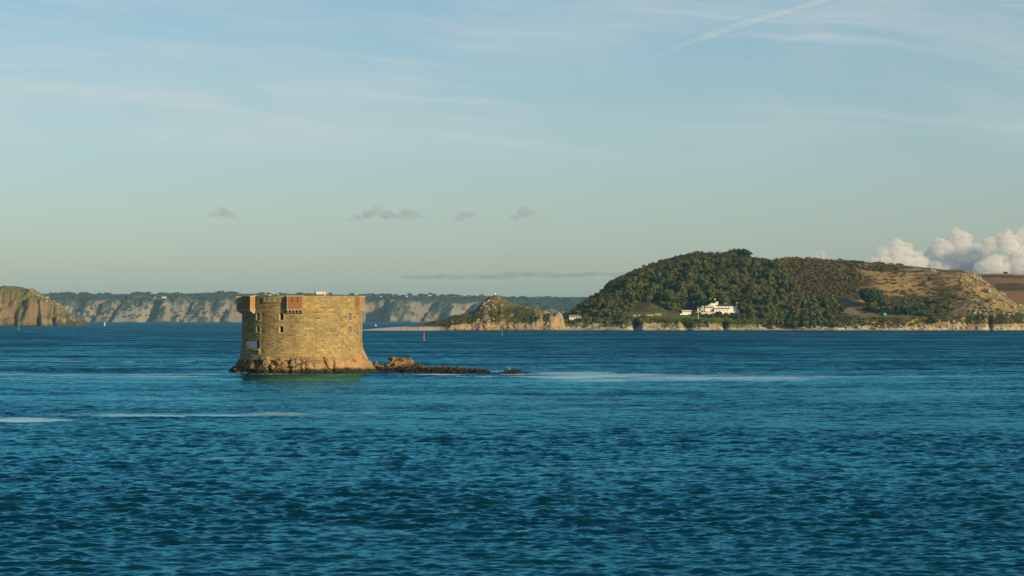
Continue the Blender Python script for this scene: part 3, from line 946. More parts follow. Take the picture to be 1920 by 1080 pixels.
def stone_tint(th, z, r):
    deg = math.degrees(th)
    base = random.choice([(0.20, 0.165, 0.10), (0.24, 0.195, 0.115), (0.28, 0.225, 0.125), (0.225, 0.20, 0.145), (0.17, 0.135, 0.08), (0.33, 0.265, 0.15), (0.24, 0.225, 0.175), (0.20, 0.19, 0.15)])
    n = float(fbm(th * 3.0, z * 0.45, oct=3, seed=101)); n2 = float(fbm(th * 5.5, z * 0.8, oct=3, seed=102))
    k = 0.92 + 0.3 * n
    c = [v * k for v in base]
    if n2 > 0.12 - 0.15 * sstep(deg, 0, 45) and random.random() < 0.75:                   # lichen
        o = (0.44, 0.27, 0.12) if deg > 12 and random.random() < 0.7 else (0.34, 0.25, 0.09)
        m = 0.35 + 0.3 * random.random()
        c = [a * (1 - m) + b * m for a, b in zip(c, o)]
    if deg < -8 and z > 6.5 and random.random() < 0.8:                                    # browner, darker stones on the upper left
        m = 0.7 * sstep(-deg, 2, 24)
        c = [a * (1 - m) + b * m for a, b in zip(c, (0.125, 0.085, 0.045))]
    g_ = (0.29, 0.225, 0.125)
    c = [a * .75 + b * .25 for a, b in zip(c, g_)]
    j = random.choice([1, 1, 1, 1, .72]) * random.uniform(0.82, 1.2)
    return tuple(min(0.6, v * j * w_) for v, w_ in zip(c, (1.33, 1.24, 0.94)))


def tower():
    root = empty('sea_tower', (TX, TD, TZ0), TA, 'squat round granite tower with red brick boxes at its rim, on a sea rock', 'tower')
    ang = lambda zx: math.asin(max(-1, min(1, (zx - 880) / 670.0)))
    # (angle, z centre, width, height, arched)
    Z = lambda zy: H - ((530 + zy / 6.0) - HY) * 403.5 / F
    wins = [(ang(652), Z(381), 0.66, 1.12), (ang(652), Z(524), 0.66, 0.98), (ang(396), Z(379), 0.72, 1.12), (ang(396), Z(524), 0.72, 0.98),
            (ang(1408), Z(381), 0.72, 1.12), (ang(1408), Z(527), 0.72, 1.0), (ang(243), Z(474), 0.62, 0.95), (math.radians(110), Z(381), .7, 1.1), (math.radians(160), Z(381), .7, 1.1), (math.radians(-150), Z(381), .7, 1.1)]
    door = (ang(345), Z(697), 3.3, 1.25)
    barts = [math.radians(a) for a in (-99, -58, -6.4, 68, 118, 172)]
    panel = (ang(462), ang(650), Z(222), Z(165))

    # core wall with real openings
    def near_open(th, z, m=0.0):
        for (a, zc, w, h) in wins:
            if abs(th - a) * RT < w / 2 + 0.24 + m and -h / 2 - 0.22 - m < z - zc < h / 2 + 0.30 + m:
                return True
        a, zc, w, h = door
        if abs(th - a) * RT < w / 2 + 0.05 + m and abs(z - zc) < h / 2 + 0.05 + m:
            return True
        return False
    tb = list(np.linspace(-math.pi, math.pi, 161))
    zb = list(np.linspace(2.0, 12.0, 27))
    for (a, zc, w, h) in wins + [door]:
        tb += [a - w / 2 / RT, a + w / 2 / RT]; zb += [zc - h / 2, zc + h / 2]
    tb = np.unique(np.round(tb, 5)); zb = np.unique(np.round(zb, 4))
    vs = [pol(wall_r(z), t, z) for z in zb for t in tb]
    fs = []
    for j in range(len(zb) - 1):
        for i in range(len(tb) - 1):
            tc, zc_ = (tb[i] + tb[i + 1]) / 2, (zb[j] + zb[j + 1]) / 2
            if any(abs(tc - a) * RT < w / 2 and abs(zc_ - zc) < h / 2 for (a, zc, w, h) in wins + [door]):
                continue
            n = len(tb)
            fs.append((j * n + i, j * n + i + 1, (j + 1) * n + i + 1, (j + 1) * n + i))
    mb = MB(); mb.add(vs, fs)
    wall = mb.build('wall', MAT_MORTAR, root)
    # roof deck just below the rim
    mb = MB()
    ring = [pol(9.38, t, 11.78) for t in np.linspace(-math.pi, math.pi, 65)[:-1]]
    mb.add(ring, [tuple(range(len(ring)))])
    mb.build('roof', simple('roof gravel', (0.2, 0.17, 0.1), 0.95, 0.3, 2.0), root)
    # ashlar
    stones = []
    z = 2.05
    while z < 11.75:
        hgt = random.uniform(0.25, 0.38) if z > 3.0 else random.uniform(0.38, 0.52)
        hgt = min(hgt, 11.86 - z)
        t = -math.pi + random.uniform(0, .05)
        while t < math.pi:
            ln = random.choice([0.36, 0.45, 0.52, 0.6, 0.68, 0.85, 0.4]) * random.uniform(0.9, 1.1) * (1.35 if z < 3.1 else 1)
            t1 = t + ln / RT
            zm, tm = z + hgt / 2, (t + t1) / 2
            bad = any(near_open(tt, zz) for tt in (t, tm, t1) for zz in (z, zm, z + hgt))
            bad = bad or any(abs(tm - a) * RT < 1.1 and z + hgt > 9.25 for a in barts)
            bad = bad or (panel[0] - ln / 2 / RT < tm < panel[1] + ln / 2 / RT and z + hgt > panel[2])
            if not bad:
                stones.append((t, t1, z, z + hgt))
            t = t1
        z += hgt

    def stone_into(mb, s):
        t0, t1, z0, z1 = s
        g = 0.018 / RT * random.uniform(0.6, 1.4)
        gz = 0.016 * random.uniform(0.6, 1.5)
        p = random.choice([0.02, 0.03, 0.035, 0.045, 0.06, 0.075])
        bv = 0.028
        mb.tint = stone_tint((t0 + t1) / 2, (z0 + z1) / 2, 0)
        a = [pol(wall_r(q) - 0.03, tt, q) for q, tt in ((z0 + gz, t0 + g), (z0 + gz, t1 - g), (z1 - gz, t1 - g), (z1 - gz, t0 + g))]
        jt = lambda: random.uniform(-0.012, 0.012)
        b = [pol(wall_r(q) + p + jt(), tt, q) for q, tt in ((z0 + gz + bv, t0 + g + bv / RT), (z0 + gz + bv, t1 - g - bv / RT), (z1 - gz - bv, t1 - g - bv / RT), (z1 - gz - bv, t0 + g + bv / RT))]
        mb.add(a + b, [(4, 5, 6, 7), (0, 1, 5, 4), (1, 2, 6, 5), (2, 3, 7, 6), (3, 0, 4, 7)])
    shown = sorted(stones, key=lambda s: -(s[1] - s[0]) * RT * (s[3] - s[2]) * max(0, math.cos((s[0] + s[1]) / 2)))
    for s in shown[:300]:
        mb = MB(); stone_into(mb, s); mb.build('stone', MAT_STONE, root)
    mb = MB()
    for s in shown[300:]:
        stone_into(mb, s)
    tag(mb.build('stonework', MAT_STONE, root), kind='stuff')

    # windows
    def frame_m(th, r, z):
        return Matrix(((math.cos(th), math.sin(th), 0, r * math.sin(th)), (math.sin(th), -math.cos(th), 0, -r * math.cos(th)), (0, 0, 1, z - TZ0), (0, 0, 0, 1)))
    for (a, zc, w, h) in wins:
        r = wall_r(zc)
        m = frame_m(a, r, zc)                       # local: x along wall, y outward, z up
        inner = [(-w / 2, -h / 2), (w / 2, -h / 2)] + [(w / 2 * math.cos(q), h / 2 - 0.22 + 0.22 * math.sin(q)) for q in np.linspace(0, math.pi, 7)]
        outer = []
        for (x, y) in inner:
            ox = x / (w / 2) * (w / 2 + 0.24)
            oy = -h / 2 - 0.02 if y < -h / 2 + 1e-6 else y + 0.30 * max(0, (y - (h / 2 - 0.22)) / 0.22)
            outer.append((ox, oy))
        n = len(inner)
        mb = MB()
        vs = [m @ Vector((x, 0.055, y)) for x, y in inner] + [m @ Vector((x, 0.055, y)) for x, y in outer] + [m @ Vector((x, -0.06, y)) for x, y in outer]
        fs = []
        for i in range(n):
            k = (i + 1) % n
            if i == 0:
                continue
            fs += [(i, k, n + k, n + i), (n + i, n + k, 2 * n + k, 2 * n + i)]
        mb.add(vs, fs)
        win = mb.build('window', MAT_PALE, root)
        mb = MB()
        vs = [m @ Vector((x, 0.05, y)) for x, y in inner] + [m @ Vector((x * 0.86, -0.75, y)) for x, y in inner]
        mb.add(vs, [(i, (i + 1) % n, n + (i + 1) % n, n + i) for i in range(n)])
        mb.build('reveal', MAT_REVEAL, win)
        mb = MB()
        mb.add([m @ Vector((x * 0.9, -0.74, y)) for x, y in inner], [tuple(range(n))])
        mb.build('pane', MAT_DARK, win)  # no glass here: a dark sheet stands in for the unlit room behind
        MB().box(-w / 2 - 0.18, w / 2 + 0.18, -0.1, 0.13, -h / 2 - 0.15, -h / 2 + 0.01, m).build('sill', MAT_DRESSED, win)
    # dark boxes standing in for the shade in two loopholes by the right windows
    for zx in (1352, 1457):
        m = frame_m(ang(zx), RT, Z(381))
        MB().box(-0.09, 0.09, -0.2, 0.075, -0.14, 0.14, m).build('loophole_shade', MAT_DARK, root)
    # the broken doorway with a pale board in it
    a, zc, w, h = door
    m = frame_m(a, wall_r(zc), zc)
    mb = MB()
    d = -1.1
    x0, x1, y0, y1 = -w / 2, w / 2, -h / 2, h / 2
    mb.add([m @ Vector(v) for v in ((x0, .02, y0), (x1, .02, y0), (x1, .02, y1), (x0, .02, y1), (x0, d, y0), (x1, d, y0), (x1, d, y1), (x0, d, y1))],
           [(0, 1, 5, 4), (1, 2, 6, 5), (2, 3, 7, 6), (3, 0, 4, 7), (4, 5, 6, 7)])
    doorway = mb.build('doorway', simple('broken masonry', (0.06, 0.05, 0.035), 0.95, 0.3, 2.0), root)
    MB().box(x0 + 0.12, x1 - 0.85, -0.22, -0.12, y0 + 0.03, y1 - 0.05, m).build('board', MAT_OLDWHITE, doorway)
    MB().box(x0 - 0.05, x0 + 0.12, -0.3, 0.06, y0, y1 - 0.2, m).build('door_jamb', MAT_DRESSED, doorway)
    mb = MB()
    arcbox(mb, a - 0.19, a + 0.185, wall_r(3.6) - .1, wall_r(3.6) + 0.32, zc - h / 2 - 0.28, zc - h / 2 - 0.02, 5)
    mb.build('ledge', MAT_DRESSED, doorway)
    mb = MB()
    arcbox(mb, a + 0.165, a + 0.195, wall_r(3.4) - .1, wall_r(3.4) + 0.25, zc - h / 2 - 0.85, zc - h / 2 - 0.29, 1)
    mb.build('pier', MAT_DRESSED, doorway)
    mb = MB(); mb.tint = (0.15, 0.115, 0.065)
    for k in range(7):                                                     # jagged broken edge at the right of the opening
        yy = y0 + h * k / 7
        mb.box(x1 - random.uniform(0.05, 0.30), x1 + 0.08, -0.5, 0.05, yy + 0.01, yy + h / 7 - 0.01, m)
    mb.build('broken_edge', MAT_STONE, doorway)
    # slit panel
    t0, t1, z0, z1 = panel
    mb = MB()
    sl = [ang(495), ang(553), ang(617)]
    hw = 0.13 / RT
    arcbox(mb, t0, t1, RT - 0.02, RT + 0.22, z0, z0 + 0.24, 5)
    arcbox(mb, t0, t1, RT - 0.02, RT + 0.22, z1 - 0.16, z1 - 0.002, 5)
    e = [t0] + [q for s in sl for q in (s - hw, s + hw)] + [t1]
    for k in range(0, len(e), 2):
        arcbox(mb, e[k], e[k + 1], RT - 0.02, RT + 0.218, z0 + 0.24, z1 - 0.16, 2)
    pn = mb.build('slit_panel', MAT_PALE, root)
    for s in sl:
        mb = MB(); arcbox(mb, s - hw * 1.2, s + hw * 1.2, RT - 0.01, RT + 0.012, z0 + 0.2, z1 - 0.12)
        mb.build('slit', MAT_DARK, pn)  # near-black strip painted in for the shade at the back of the slit
    # brick boxes on corbels
    zt, zb_ = 11.86, 9.92
    for k, a in enumerate(barts):
        m = frame_m(a, RT, 0.0)
        W, P = 1.24, (0.66 if k == 3 else 0.86)
        bm_ = MAT_BRICK_PALE if k == 3 else MAT_BRICK
        mb = MB()
        s = 0.055
        mb.box(-W + .14, W - .14, P - 0.22, P, zb_, zt - 0.95, m)
        for x0_, x1_ in ((-W + .14, -0.42 - s), (-0.42 + s, 0.42 - s), (0.42 + s, W - .14)):
            mb.box(x0_, x1_, P - 0.22, P, zt - 0.95, zt, m)
        bz = mb.build('brick_box', bm_, root)
        for sgn in (-1, 1):
            MB().box(min(sgn * W, sgn * (W - .138)), max(sgn * W, sgn * (W - .138)), -0.1, P + 0.015, zb_, zt, m).build('side_wall', simple('side stone', (0.40, 0.22, 0.10), 0.9, 0.3, 2.0) if k in (1,) else (MAT_BRICK_PALE if k == 3 else MAT_PALE), bz)
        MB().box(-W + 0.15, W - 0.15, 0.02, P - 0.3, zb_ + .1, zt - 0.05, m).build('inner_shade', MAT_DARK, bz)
        MB().box(-W - 0.07, W + 0.07, -0.2, P + 0.08, zt + 0.002, zt + 0.17, m).build('cap', MAT_DRESSED, bz)
        MB().box(-W - 0.04, W + 0.04, -0.1, P + 0.06, zb_ - 0.16, zb_ - 0.002, m).build('base_slab', MAT_DRESSED, bz)
        for q in range(5):
            x = -W + 0.17 + q * (2 * W - 0.34) / 4
            pts = [(-0.1, zb_ - 0.162), (P - 0.02, zb_ - 0.162), (P - 0.05, zb_ - 0.33), (0.5, zb_ - 0.42), (0.35, zb_ - 0.62), (-0.1, zb_ - 0.70)]
            vs = [m @ Vector((x + dx, y, zz)) for dx in (-0.13, 0.13) for y, zz in pts]
            nn = len(pts)
            mb = MB(); mb.add(vs, [tuple(reversed(range(nn))), tuple(range(nn, 2 * nn))] + [(i, (i + 1) % nn, nn + (i + 1) % nn, nn + i) for i in range(nn)])
            mb.build('corbel', MAT_DRESSED, bz)
    # rim stones
    nst = 44
    for k in range(nst):
        t0 = -math.pi + 2 * math.pi * k / nst
        if any(abs((t0 + math.pi / nst) - a) * RT < 1.75 for a in barts):
            continue
        mb = MB(); mb.tint = tuple(v * random.uniform(0.8, 1.15) for v in (0.36, 0.30, 0.18))
        arcbox(mb, t0 + 0.0012, t0 + 2 * math.pi / nst - 0.0012, RT - 0.5, RT + 0.09 + random.uniform(-.02, .02), 11.872, 12.0 + random.uniform(-0.03, 0.04), 3)
        mb.build('coping_stone', MAT_STONE, root)
    # stone knobs and tufts along the top
    for zx, w, hh in ((517, 0.36, 0.28), (352, 0.30, 0.2), (880, .2, .12)):
        t = ang(zx)
        p = Vector(pol(RT - 0.1, t, 12.0))
        mb = MB(); mb.tint = (0.42, 0.33, 0.18)
        mb.lathe([(w * math.cos(q), hh * math.sin(q)) for q in np.linspace(0, 1.45, 5)], 10, (0, 0), Matrix.Translation(p - Vector((0, 0, .02))))
        mb.build('rounded_stone', MAT_STONE, root, True)
    gv, gf = [], []
    for k in range(900):
        if k < 420:
            zx = random.uniform(830, 1130); rr = random.uniform(RT - 1.6, RT - 0.1); hh = random.uniform(0.1, 0.34)
        else:
            zx = random.uniform(250, 1520); rr = random.uniform(RT - 0.9, RT + 0.04); hh = random.uniform(0.05, 0.2) * (0.4 + 0.9 * random.random())
        t = math.asin(max(-.99, min(.99, (zx - 880) / 670.0)))
        b = Vector(pol(rr, t, 11.98)); dx = random.uniform(.04, .12)
        gv += [b + Vector((-dx, 0, 0)), b + Vector((dx, random.uniform(-.05, .05), 0)), b + Vector((random.uniform(-.1, .1), random.uniform(-.1, .1), hh))]
        gf.append((3 * k, 3 * k + 1, 3 * k + 2))
    mb = MB(); mb.add(gv, gf)
    tag(mb.build('grass', simple('rim grass', (0.10, 0.11, 0.03), 0.9, 0.4, 1.0), root), kind='stuff')
    return root


SEA_TOWER = tower()


def on_tower(zx, zy_top, dep):
    """world point for a thing on the tower roof"""
    return px2x(420 + zx / 6.0, dep)


# small cabin and aerial on the roof: things that stand on the tower
def roof_things():
    d = 411.0
    x0, x1 = px2x(590.2, d), px2x(609.2, d)
    z0, z1 = 11.79, py2z(547.6, d)
    cx = (x0 + x1) / 2
    c = empty('roof_cabin', (cx, d, z0), TA + 0.18, 'small weathered white cabin on the flat top of the tower', 'cabin')
    w = (x1 - x0) / 2
    MB().box(-w * .93, w * .93, -0.8, 0.8, 0, z1 - z0 - 0.09).build('wall', MAT_OLDWHITE, c)
    MB().box(-w, w, -0.88, 0.88, z1 - z0 - 0.088, z1 - z0).build('roof', MAT_WHITE, c)
    MB().box(w * .2, w * .75, -0.825, -0.797, 0.05, z1 - z0 - 0.2).build('door', MAT_PALE, c)
    xa = px2x(589.2, d - 1)
    a = empty('aerial', (xa, d - 1.2, 11.79), 0, 'thin upright aerial mast beside the white cabin on the tower', 'aerial')
    MB().tube((0, 0, 0), (0, 0, py2z(536, d) - 11.79), 0.035, 0.022, 6).build('mast', MAT_METAL, a)
    MB().box(-0.14, 0.14, -0.14, 0.14, 0, 0.06).build('foot', MAT_METAL, a)
    MB().box(-0.1, 0.1, -0.03, 0.03, 1.2, 1.26).build('cross_arm', MAT_METAL, a)


roof_things()


# ------------------------------------------------------------------ the tower's rock, the reef
def facet(p, scale, amp, seed):
    """blocky jointed rock: every cell of a jittered lattice is shifted as one, its faces tilted"""
    d1, d2, cid = worley(p * scale, seed)
    a = _hash(np.floor(cid[:, 0] * 64), np.floor(cid[:, 1] * 64), np.floor(cid[:, 2] * 64), seed + 9) - 0.5
    g = [(_hash(np.floor(cid[:, 0] * 64), np.floor(cid[:, 1] * 64), np.floor(cid[:, 2] * 64), seed + 11 + k) - 0.5) for k in range(3)]
    q = p * scale - cid
    return amp * (a + 0.9 * (q[:, 0] * g[0] + q[:, 1] * g[1] + q[:, 2] * g[2]) - 0.35 * (1 - sstep(d2 - d1, 0.0, 0.10)))


def tower_rock():
    nt, ns = 560, 56
    th = np.linspace(-math.pi, math.pi, nt, endpoint=False)
    deg = np.degrees(th)
    ztop = np.interp(deg, [-180, -100, -75, -60, -40, -10, 15, 40, 60, 75, 90, 110, 180], [2.3, 2.2, 2.0, 2.35, 2.75, 2.5, 2.7, 2.75, 3.0, 3.7, 3.7, 2.8, 2.3]) + 0.18 * fbm(th * 9, th * 0, oct=3, seed=111)
    rout = np.interp(deg, [-180, -120, -85, -70, -50, -20, 10, 30, 50, 70, 90, 110, 180], [11.3, 11.6, 11.9, 12.0, 11.3, 10.9, 10.9, 11.1, 11.9, 12.6, 13.0, 12.2, 11.3]) + 0.25 * fbm(th * 7, th * 0 + 4, oct=3, seed=112)
    s = np.concatenate([[-0.06], np.linspace(0, 1, ns - 1)])
    T, S = np.meshgrid(th, s, indexing='ij')
    zt = ztop[:, None]; ro = rout[:, None]
    Sc = np.clip(S, 0, 1)
    steep = np.interp(deg, [-180, -80, -60, 0, 30, 60, 90, 180], [1.4, 1.25, 1.7, 2.6, 2.3, 1.5, 1.25, 1.4])[:, None]
    Zz = zt + (-1.1 - zt) * Sc
    rin = np.vectorize(wall_r)(np.clip(Zz, 2.1, 12)) * 0 + np.array([wall_r(max(2.1, z)) for z in ztop])[:, None] + 0.10
    Rr = rin + (ro - rin) * Sc ** steep
    Rr = np.where(S < 0, rin - 0.9, Rr)
    P = np.stack([Rr * np.sin(T), -Rr * np.cos(T), Zz], -1).reshape(-1, 3)
    am = (sstep(Sc, 0.0, 0.10) * 1.0).reshape(-1)
    disp = facet(P * (1, 1, .8), 0.55, 0.95, 121) + facet(P, 1.4, 0.30, 131) + 0.22 * fbm(P[:, 0] * 2.5, P[:, 1] * 2.5, P[:, 2] * 2.5, oct=3, seed=141, ridge=True)
    crack = sum(a * np.exp(-(((T.reshape(-1) - math.radians(c)) * 10.5 + 0.25 * fbm(P[:, 2] * 1.6, P[:, 2] * 0, oct=2, seed=int(c) + 150)) / w) ** 2) for c, w, a in ((29.5, .10, 1.0), (-11.5, .22, .9), (-1, .08, .5), (-29, .2, .8), (-42, .18, .7), (11, .06, .4), (54, .07, .3)))
    rough = np.interp(np.degrees(T.reshape(-1)), [-180, -90, -60, -5, 12, 60, 90, 180], [1, 1, 1.15, .95, .6, .6, .8, 1])
    Rn = Rr.reshape(-1) + am * (disp * rough - crack * 0.6 - 0.05)
    floor_ = rin.reshape(-1) * 0 + 9.2
    Rn = np.maximum(Rn, floor_)
    V = np.stack([Rn * np.sin(T.reshape(-1)), -Rn * np.cos(T.reshape(-1)), Zz.reshape(-1) + am * 0.25 * fbm(P[:, 0], P[:, 1], P[:, 2], oct=3, seed=145)], -1)
    idx = np.arange(nt * ns).reshape(nt, ns)
    nx = np.roll(idx, -1, axis=0)
    fc = np.stack([idx[:, :-1].ravel(), nx[:, :-1].ravel(), nx[:, 1:].ravel(), idx[:, 1:].ravel()], 1)[:, ::-1]
    n1 = fbm(P[:, 0] * .35, P[:, 1] * .35, P[:, 2] * .5, oct=4, seed=151)
    dg = np.degrees(T.reshape(-1))
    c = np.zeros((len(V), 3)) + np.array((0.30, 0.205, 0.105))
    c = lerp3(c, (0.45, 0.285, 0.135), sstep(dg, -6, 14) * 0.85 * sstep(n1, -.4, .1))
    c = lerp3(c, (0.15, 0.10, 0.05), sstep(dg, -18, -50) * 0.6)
    c = lerp3(c, (0.24, 0.20, 0.14), sstep(n1, .15, .4) * .6)
    me = mesh_np('rock', V, fc, False, {'tint': c})
    o = link('tower_rock', me, MAT_ROCK, None, (TX, TD, 0))
    o.rotation_euler = (0, 0, TA)
    tag(o, 'bare orange granite rock standing out of the sea under the round tower', 'rock')


def make_rock(seed, dims, sub=4, big=0.55, tint=(0.28, 0.2, 0.11)):
    bm = bmesh.new()
    bmesh.ops.create_icosphere(bm, subdivisions=sub, radius=1.0)
    V = np.array([v.co[:] for v in bm.verts]); Fc = np.array([[v.index for v in f.verts] for f in bm.faces])
    bm.free()
    nrm = V.copy()
    V = np.sign(V) * np.abs(V) ** 0.72
    d = facet(nrm + seed * 3.1, 1.1, big, 200 + seed) + facet(nrm + seed, 2.6, big * .4, 230 + seed) + 0.10 * fbm(nrm[:, 0] * 4 + seed, nrm[:, 1] * 4, nrm[:, 2] * 4, oct=3, seed=260)
    V = (V + nrm * d[:, None]) * np.array(dims)
    n = fbm(nrm[:, 0] * 1.5, nrm[:, 1] * 1.5, nrm[:, 2] * 1.5 + seed, oct=3, seed=270)
    c = np.array(tint) * (1 + 0.35 * n[:, None])
    return V, Fc, c


def reef():
    cols = np.arange(696, 926, 0.5)
    offs = np.linspace(-9.5, 10, 64)
    O, P = np.meshgrid(offs, cols, indexing='ij')
    axis = interp(cols, [(690, 424), (750, 421), (800, 414), (860, 408), (915, 404), (930, 403)])
    D = axis + O
    X = px2x(P, D)
    zt = interp(cols, [(696, .9), (705, 1.2), (722, .9), (734, .7), (760, .9), (775, .95), (800, .72), (830, .62), (855, .5), (858.5, .85), (862, .45), (880, .36), (895, .42), (913, .38), (917, .1), (926, -.8)])
    wf = interp(cols, [(696, 5), (760, 7), (800, 5.5), (860, 5.0), (900, 3.5), (926, 2)])
    prof = 1 - np.abs(O / np.where(O < 0, wf * 1.35, wf)) ** 1.7
    Z = np.maximum(np.maximum(zt, 0) * prof + np.minimum(zt, 0), -1.2)
    pts = np.stack([X, D, Z * 0], -1).reshape(-1, 3)
    Z = Z + ((facet(pts, 0.6, .5, 301) + facet(pts, 1.5, .3, 311)).reshape(Z.shape) + 0.3 * fbm(X * .8, D * .8, oct=4, seed=321, ridge=True)) * sstep(Z, -1.0, 0.2) * 0.9 + 0.02
    c = np.zeros(Z.shape + (3,)) + np.array((0.17, 0.11, 0.055))
    c = lerp3(c, (0.27, 0.20, 0.105), sstep(fbm(X / 3, D / 3, oct=3, seed=331) + .2 * (P < 800), -0.05, .3))
    c = lerp3(c, (0.07, 0.05, 0.028), sstep(P, 800, 840) * 0.6)
    V = np.stack([X, D, Z], -1).reshape(-1, 3)
    o = link('reef', mesh_np('reef', V, grid_faces(*X.shape), False, {'tint': c.reshape(-1, 3)}), MAT_ROCK)
    tag(o, 'long low brown reef running out to the right of the tower rock', 'reef')
    d = 421.0
    V, Fc, c = make_rock(3, (1.75, 1.7, 1.2), 4, 0.6, (0.24, 0.165, 0.085))
    o = link('boulder', mesh_np('boulder', V, Fc, False, {'tint': c}), MAT_ROCK, None, (px2x(748, d), d, 0.95))
    tag(o, 'angular sunlit boulder standing up at the near end of the low reef', 'boulder')
    d = 405.0
    V, Fc, c = make_rock(5, (1.35, 1.2, 0.45), 4, 0.6, (0.15, 0.09, 0.045))
    o = link('tidal_rock', mesh_np('tidal rock', V, Fc, False, {'tint': c}), MAT_ROCK, None, (px2x(964, d), d, 0.08))
    tag(o, 'small flat dark rock awash beyond the tip of the reef, a gull on it', 'rock')
    for k, (px, d, s) in enumerate([(938, 404.5, .35), (985, 403, .3), (928, 403, .3)]):
        V, Fc, c = make_rock(8 + k, (s * 1.8, s * 1.4, s * .55), 3, 0.5, (0.10, 0.065, 0.035))
        o = link('tidal_rock', mesh_np('tidal rock', V, Fc, False, {'tint': c}), MAT_ROCK, None, (px2x(px, d), d, 0.0))
        tag(o, ['tiny dark rock awash in foam between the reef tip and the flat rock', 'last tiny rock in the foam at the far right of the reef', 'tiny dark rock close off the tip of the reef'][k], 'rock', 'small rocks awash off the reef')


tower_rock()
reef()
# ------------------------------------------------------------------ trees and scrub
def leaf_mat(name, c1, c2):
    m, t, b = new_mat(name)
    a = N(t, 'ShaderNodeAttribute', attribute_name='tint').outputs['Color']
    r = N(t, 'ShaderNodeObjectInfo').outputs['Random']
    c = MIX(t, r, c1, c2)
    t.links.new(VM(t, 'MULTIPLY', c, a), b.inputs['Base Color'])
    b.inputs['Roughness'].default_value = 0.9
    b.inputs['Specular IOR Level'].default_value = 0.12
    return m


LEAF = {
    'olive': leaf_mat('olive leaves', (0.098, 0.093, 0.029), (0.074, 0.080, 0.024)),
    'green': leaf_mat('green leaves', (0.062, 0.092, 0.023), (0.095, 0.106, 0.028)),
    'bright': leaf_mat('bright leaves', (0.090, 0.115, 0.026), (0.075, 0.110, 0.030)),
    'pine': leaf_mat('pine needles', (0.024, 0.050, 0.018), (0.034, 0.058, 0.020)),
    'brown': leaf_mat('brown scrub', (0.118, 0.092, 0.031), (0.100, 0.085, 0.029)),
    'dusk': leaf_mat('dull scrub', (0.072, 0.072, 0.026), (0.072, 0.072, 0.026)),
    'far': leaf_mat('far trees', (0.046, 0.062, 0.034), (0.056, 0.070, 0.036)),
}
MAT_BARK = simple('bark', (0.16, 0.12, 0.075), 0.9, 0.3, 2.0)


def crown_mesh(shape, seed, mat, nlobe=7, nleaf=46):
    """a tree of height 1 and crown width 1: lobes of leaf clumps round dark inner masses"""
    r = np.random.default_rng(seed)
    V, Fc, C = [], [], []
    if shape == 'round':
        cen = [(r.uniform(-.26, .26), r.uniform(-.26, .26), r.uniform(.42, .80)) for _ in range(nlobe)]
        rad = [r.uniform(.17, .27) for _ in range(nlobe)]; sq = 0.95
    elif shape == 'pine':
        cen = [(r.uniform(-.36, .36), r.uniform(-.36, .36), r.uniform(.70, .84)) for _ in range(nlobe)]
        rad = [r.uniform(.13, .22) for _ in range(nlobe)]; sq = 0.62
    elif shape == 'tall':
        cen = [(r.uniform(-.2, .2), r.uniform(-.2, .2), z) for z in np.linspace(.25, .84, nlobe)]
        rad = [r.uniform(.20, .30) * (1.1 - 0.3 * abs(k / nlobe - .4)) for k in range(nlobe)]; sq = .8
    else:   # bush
        cen = [(r.uniform(-.3, .3), r.uniform(-.3, .3), r.uniform(.18, .62)) for _ in range(nlobe)]
        rad = [r.uniform(.20, .30) for _ in range(nlobe)]; sq = 1.0
    bm = bmesh.new(); bmesh.ops.create_icosphere(bm, subdivisions=1, radius=1.0)
    iv = np.array([v.co[:] for v in bm.verts]); ifc = [[v.index for v in f.verts] for f in bm.faces]; bm.free()
    for c, ra in zip(cen, rad):
        sh = r.uniform(.78, 1.2)
        b = len(V)
        k = ra * .80 * (1 + r.uniform(-.2, .2, len(iv)))
        for q, kk in zip(iv, k):
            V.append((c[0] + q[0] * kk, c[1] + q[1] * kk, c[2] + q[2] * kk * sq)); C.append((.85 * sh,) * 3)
        Fc += [tuple(b + i for i in f) for f in ifc]
        for _ in range(nleaf):
            d = r.normal(size=3); d /= np.linalg.norm(d)
            p = np.array(c) + d * np.array((1, 1, sq)) * ra * r.uniform(.72, 1.12)
            n = d + r.normal(size=3) * .55; n /= np.linalg.norm(n)
            u = np.cross(n, r.normal(size=3)); u /= np.linalg.norm(u); w = np.cross(n, u)
            s = ra * r.uniform(.16, .34)
            b = len(V)
            for x, y in ((-1, -.7), (1, -.6), (.8, .8), (-.7, .9)):
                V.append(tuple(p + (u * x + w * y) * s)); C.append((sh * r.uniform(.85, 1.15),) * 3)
            Fc.append((b, b + 1, b + 2)); Fc.append((b, b + 2, b + 3))
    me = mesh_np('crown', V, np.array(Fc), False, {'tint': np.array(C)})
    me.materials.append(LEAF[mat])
    return me


def trunk_mesh(shape, seed):
    r = random.Random(seed)
    mb = MB()
    top = {'round': .55, 'pine': .72, 'tall': .5, 'bush': .3}[shape]
    k = r.uniform(-.05, .05)
    mb.tube((0, 0, -.06), (k, 0, top * .6), .035, .026, 6)
    mb.tube((k, 0, top * .58), (k * 1.5 + .02, 0, top), .026, .016, 6)
    for _ in range(4):
        a = r.uniform(0, 6.28); q = r.uniform(.18, .32)
        mb.tube((k, 0, top * r.uniform(.5, .75)), (k + math.cos(a) * q, math.sin(a) * q, top * r.uniform(1.0, 1.12)), .016, .007, 5)
    me = mb.mesh('trunk', True)
    me.materials.append(MAT_BARK)
    return me


_CM, _TM = {}, {}


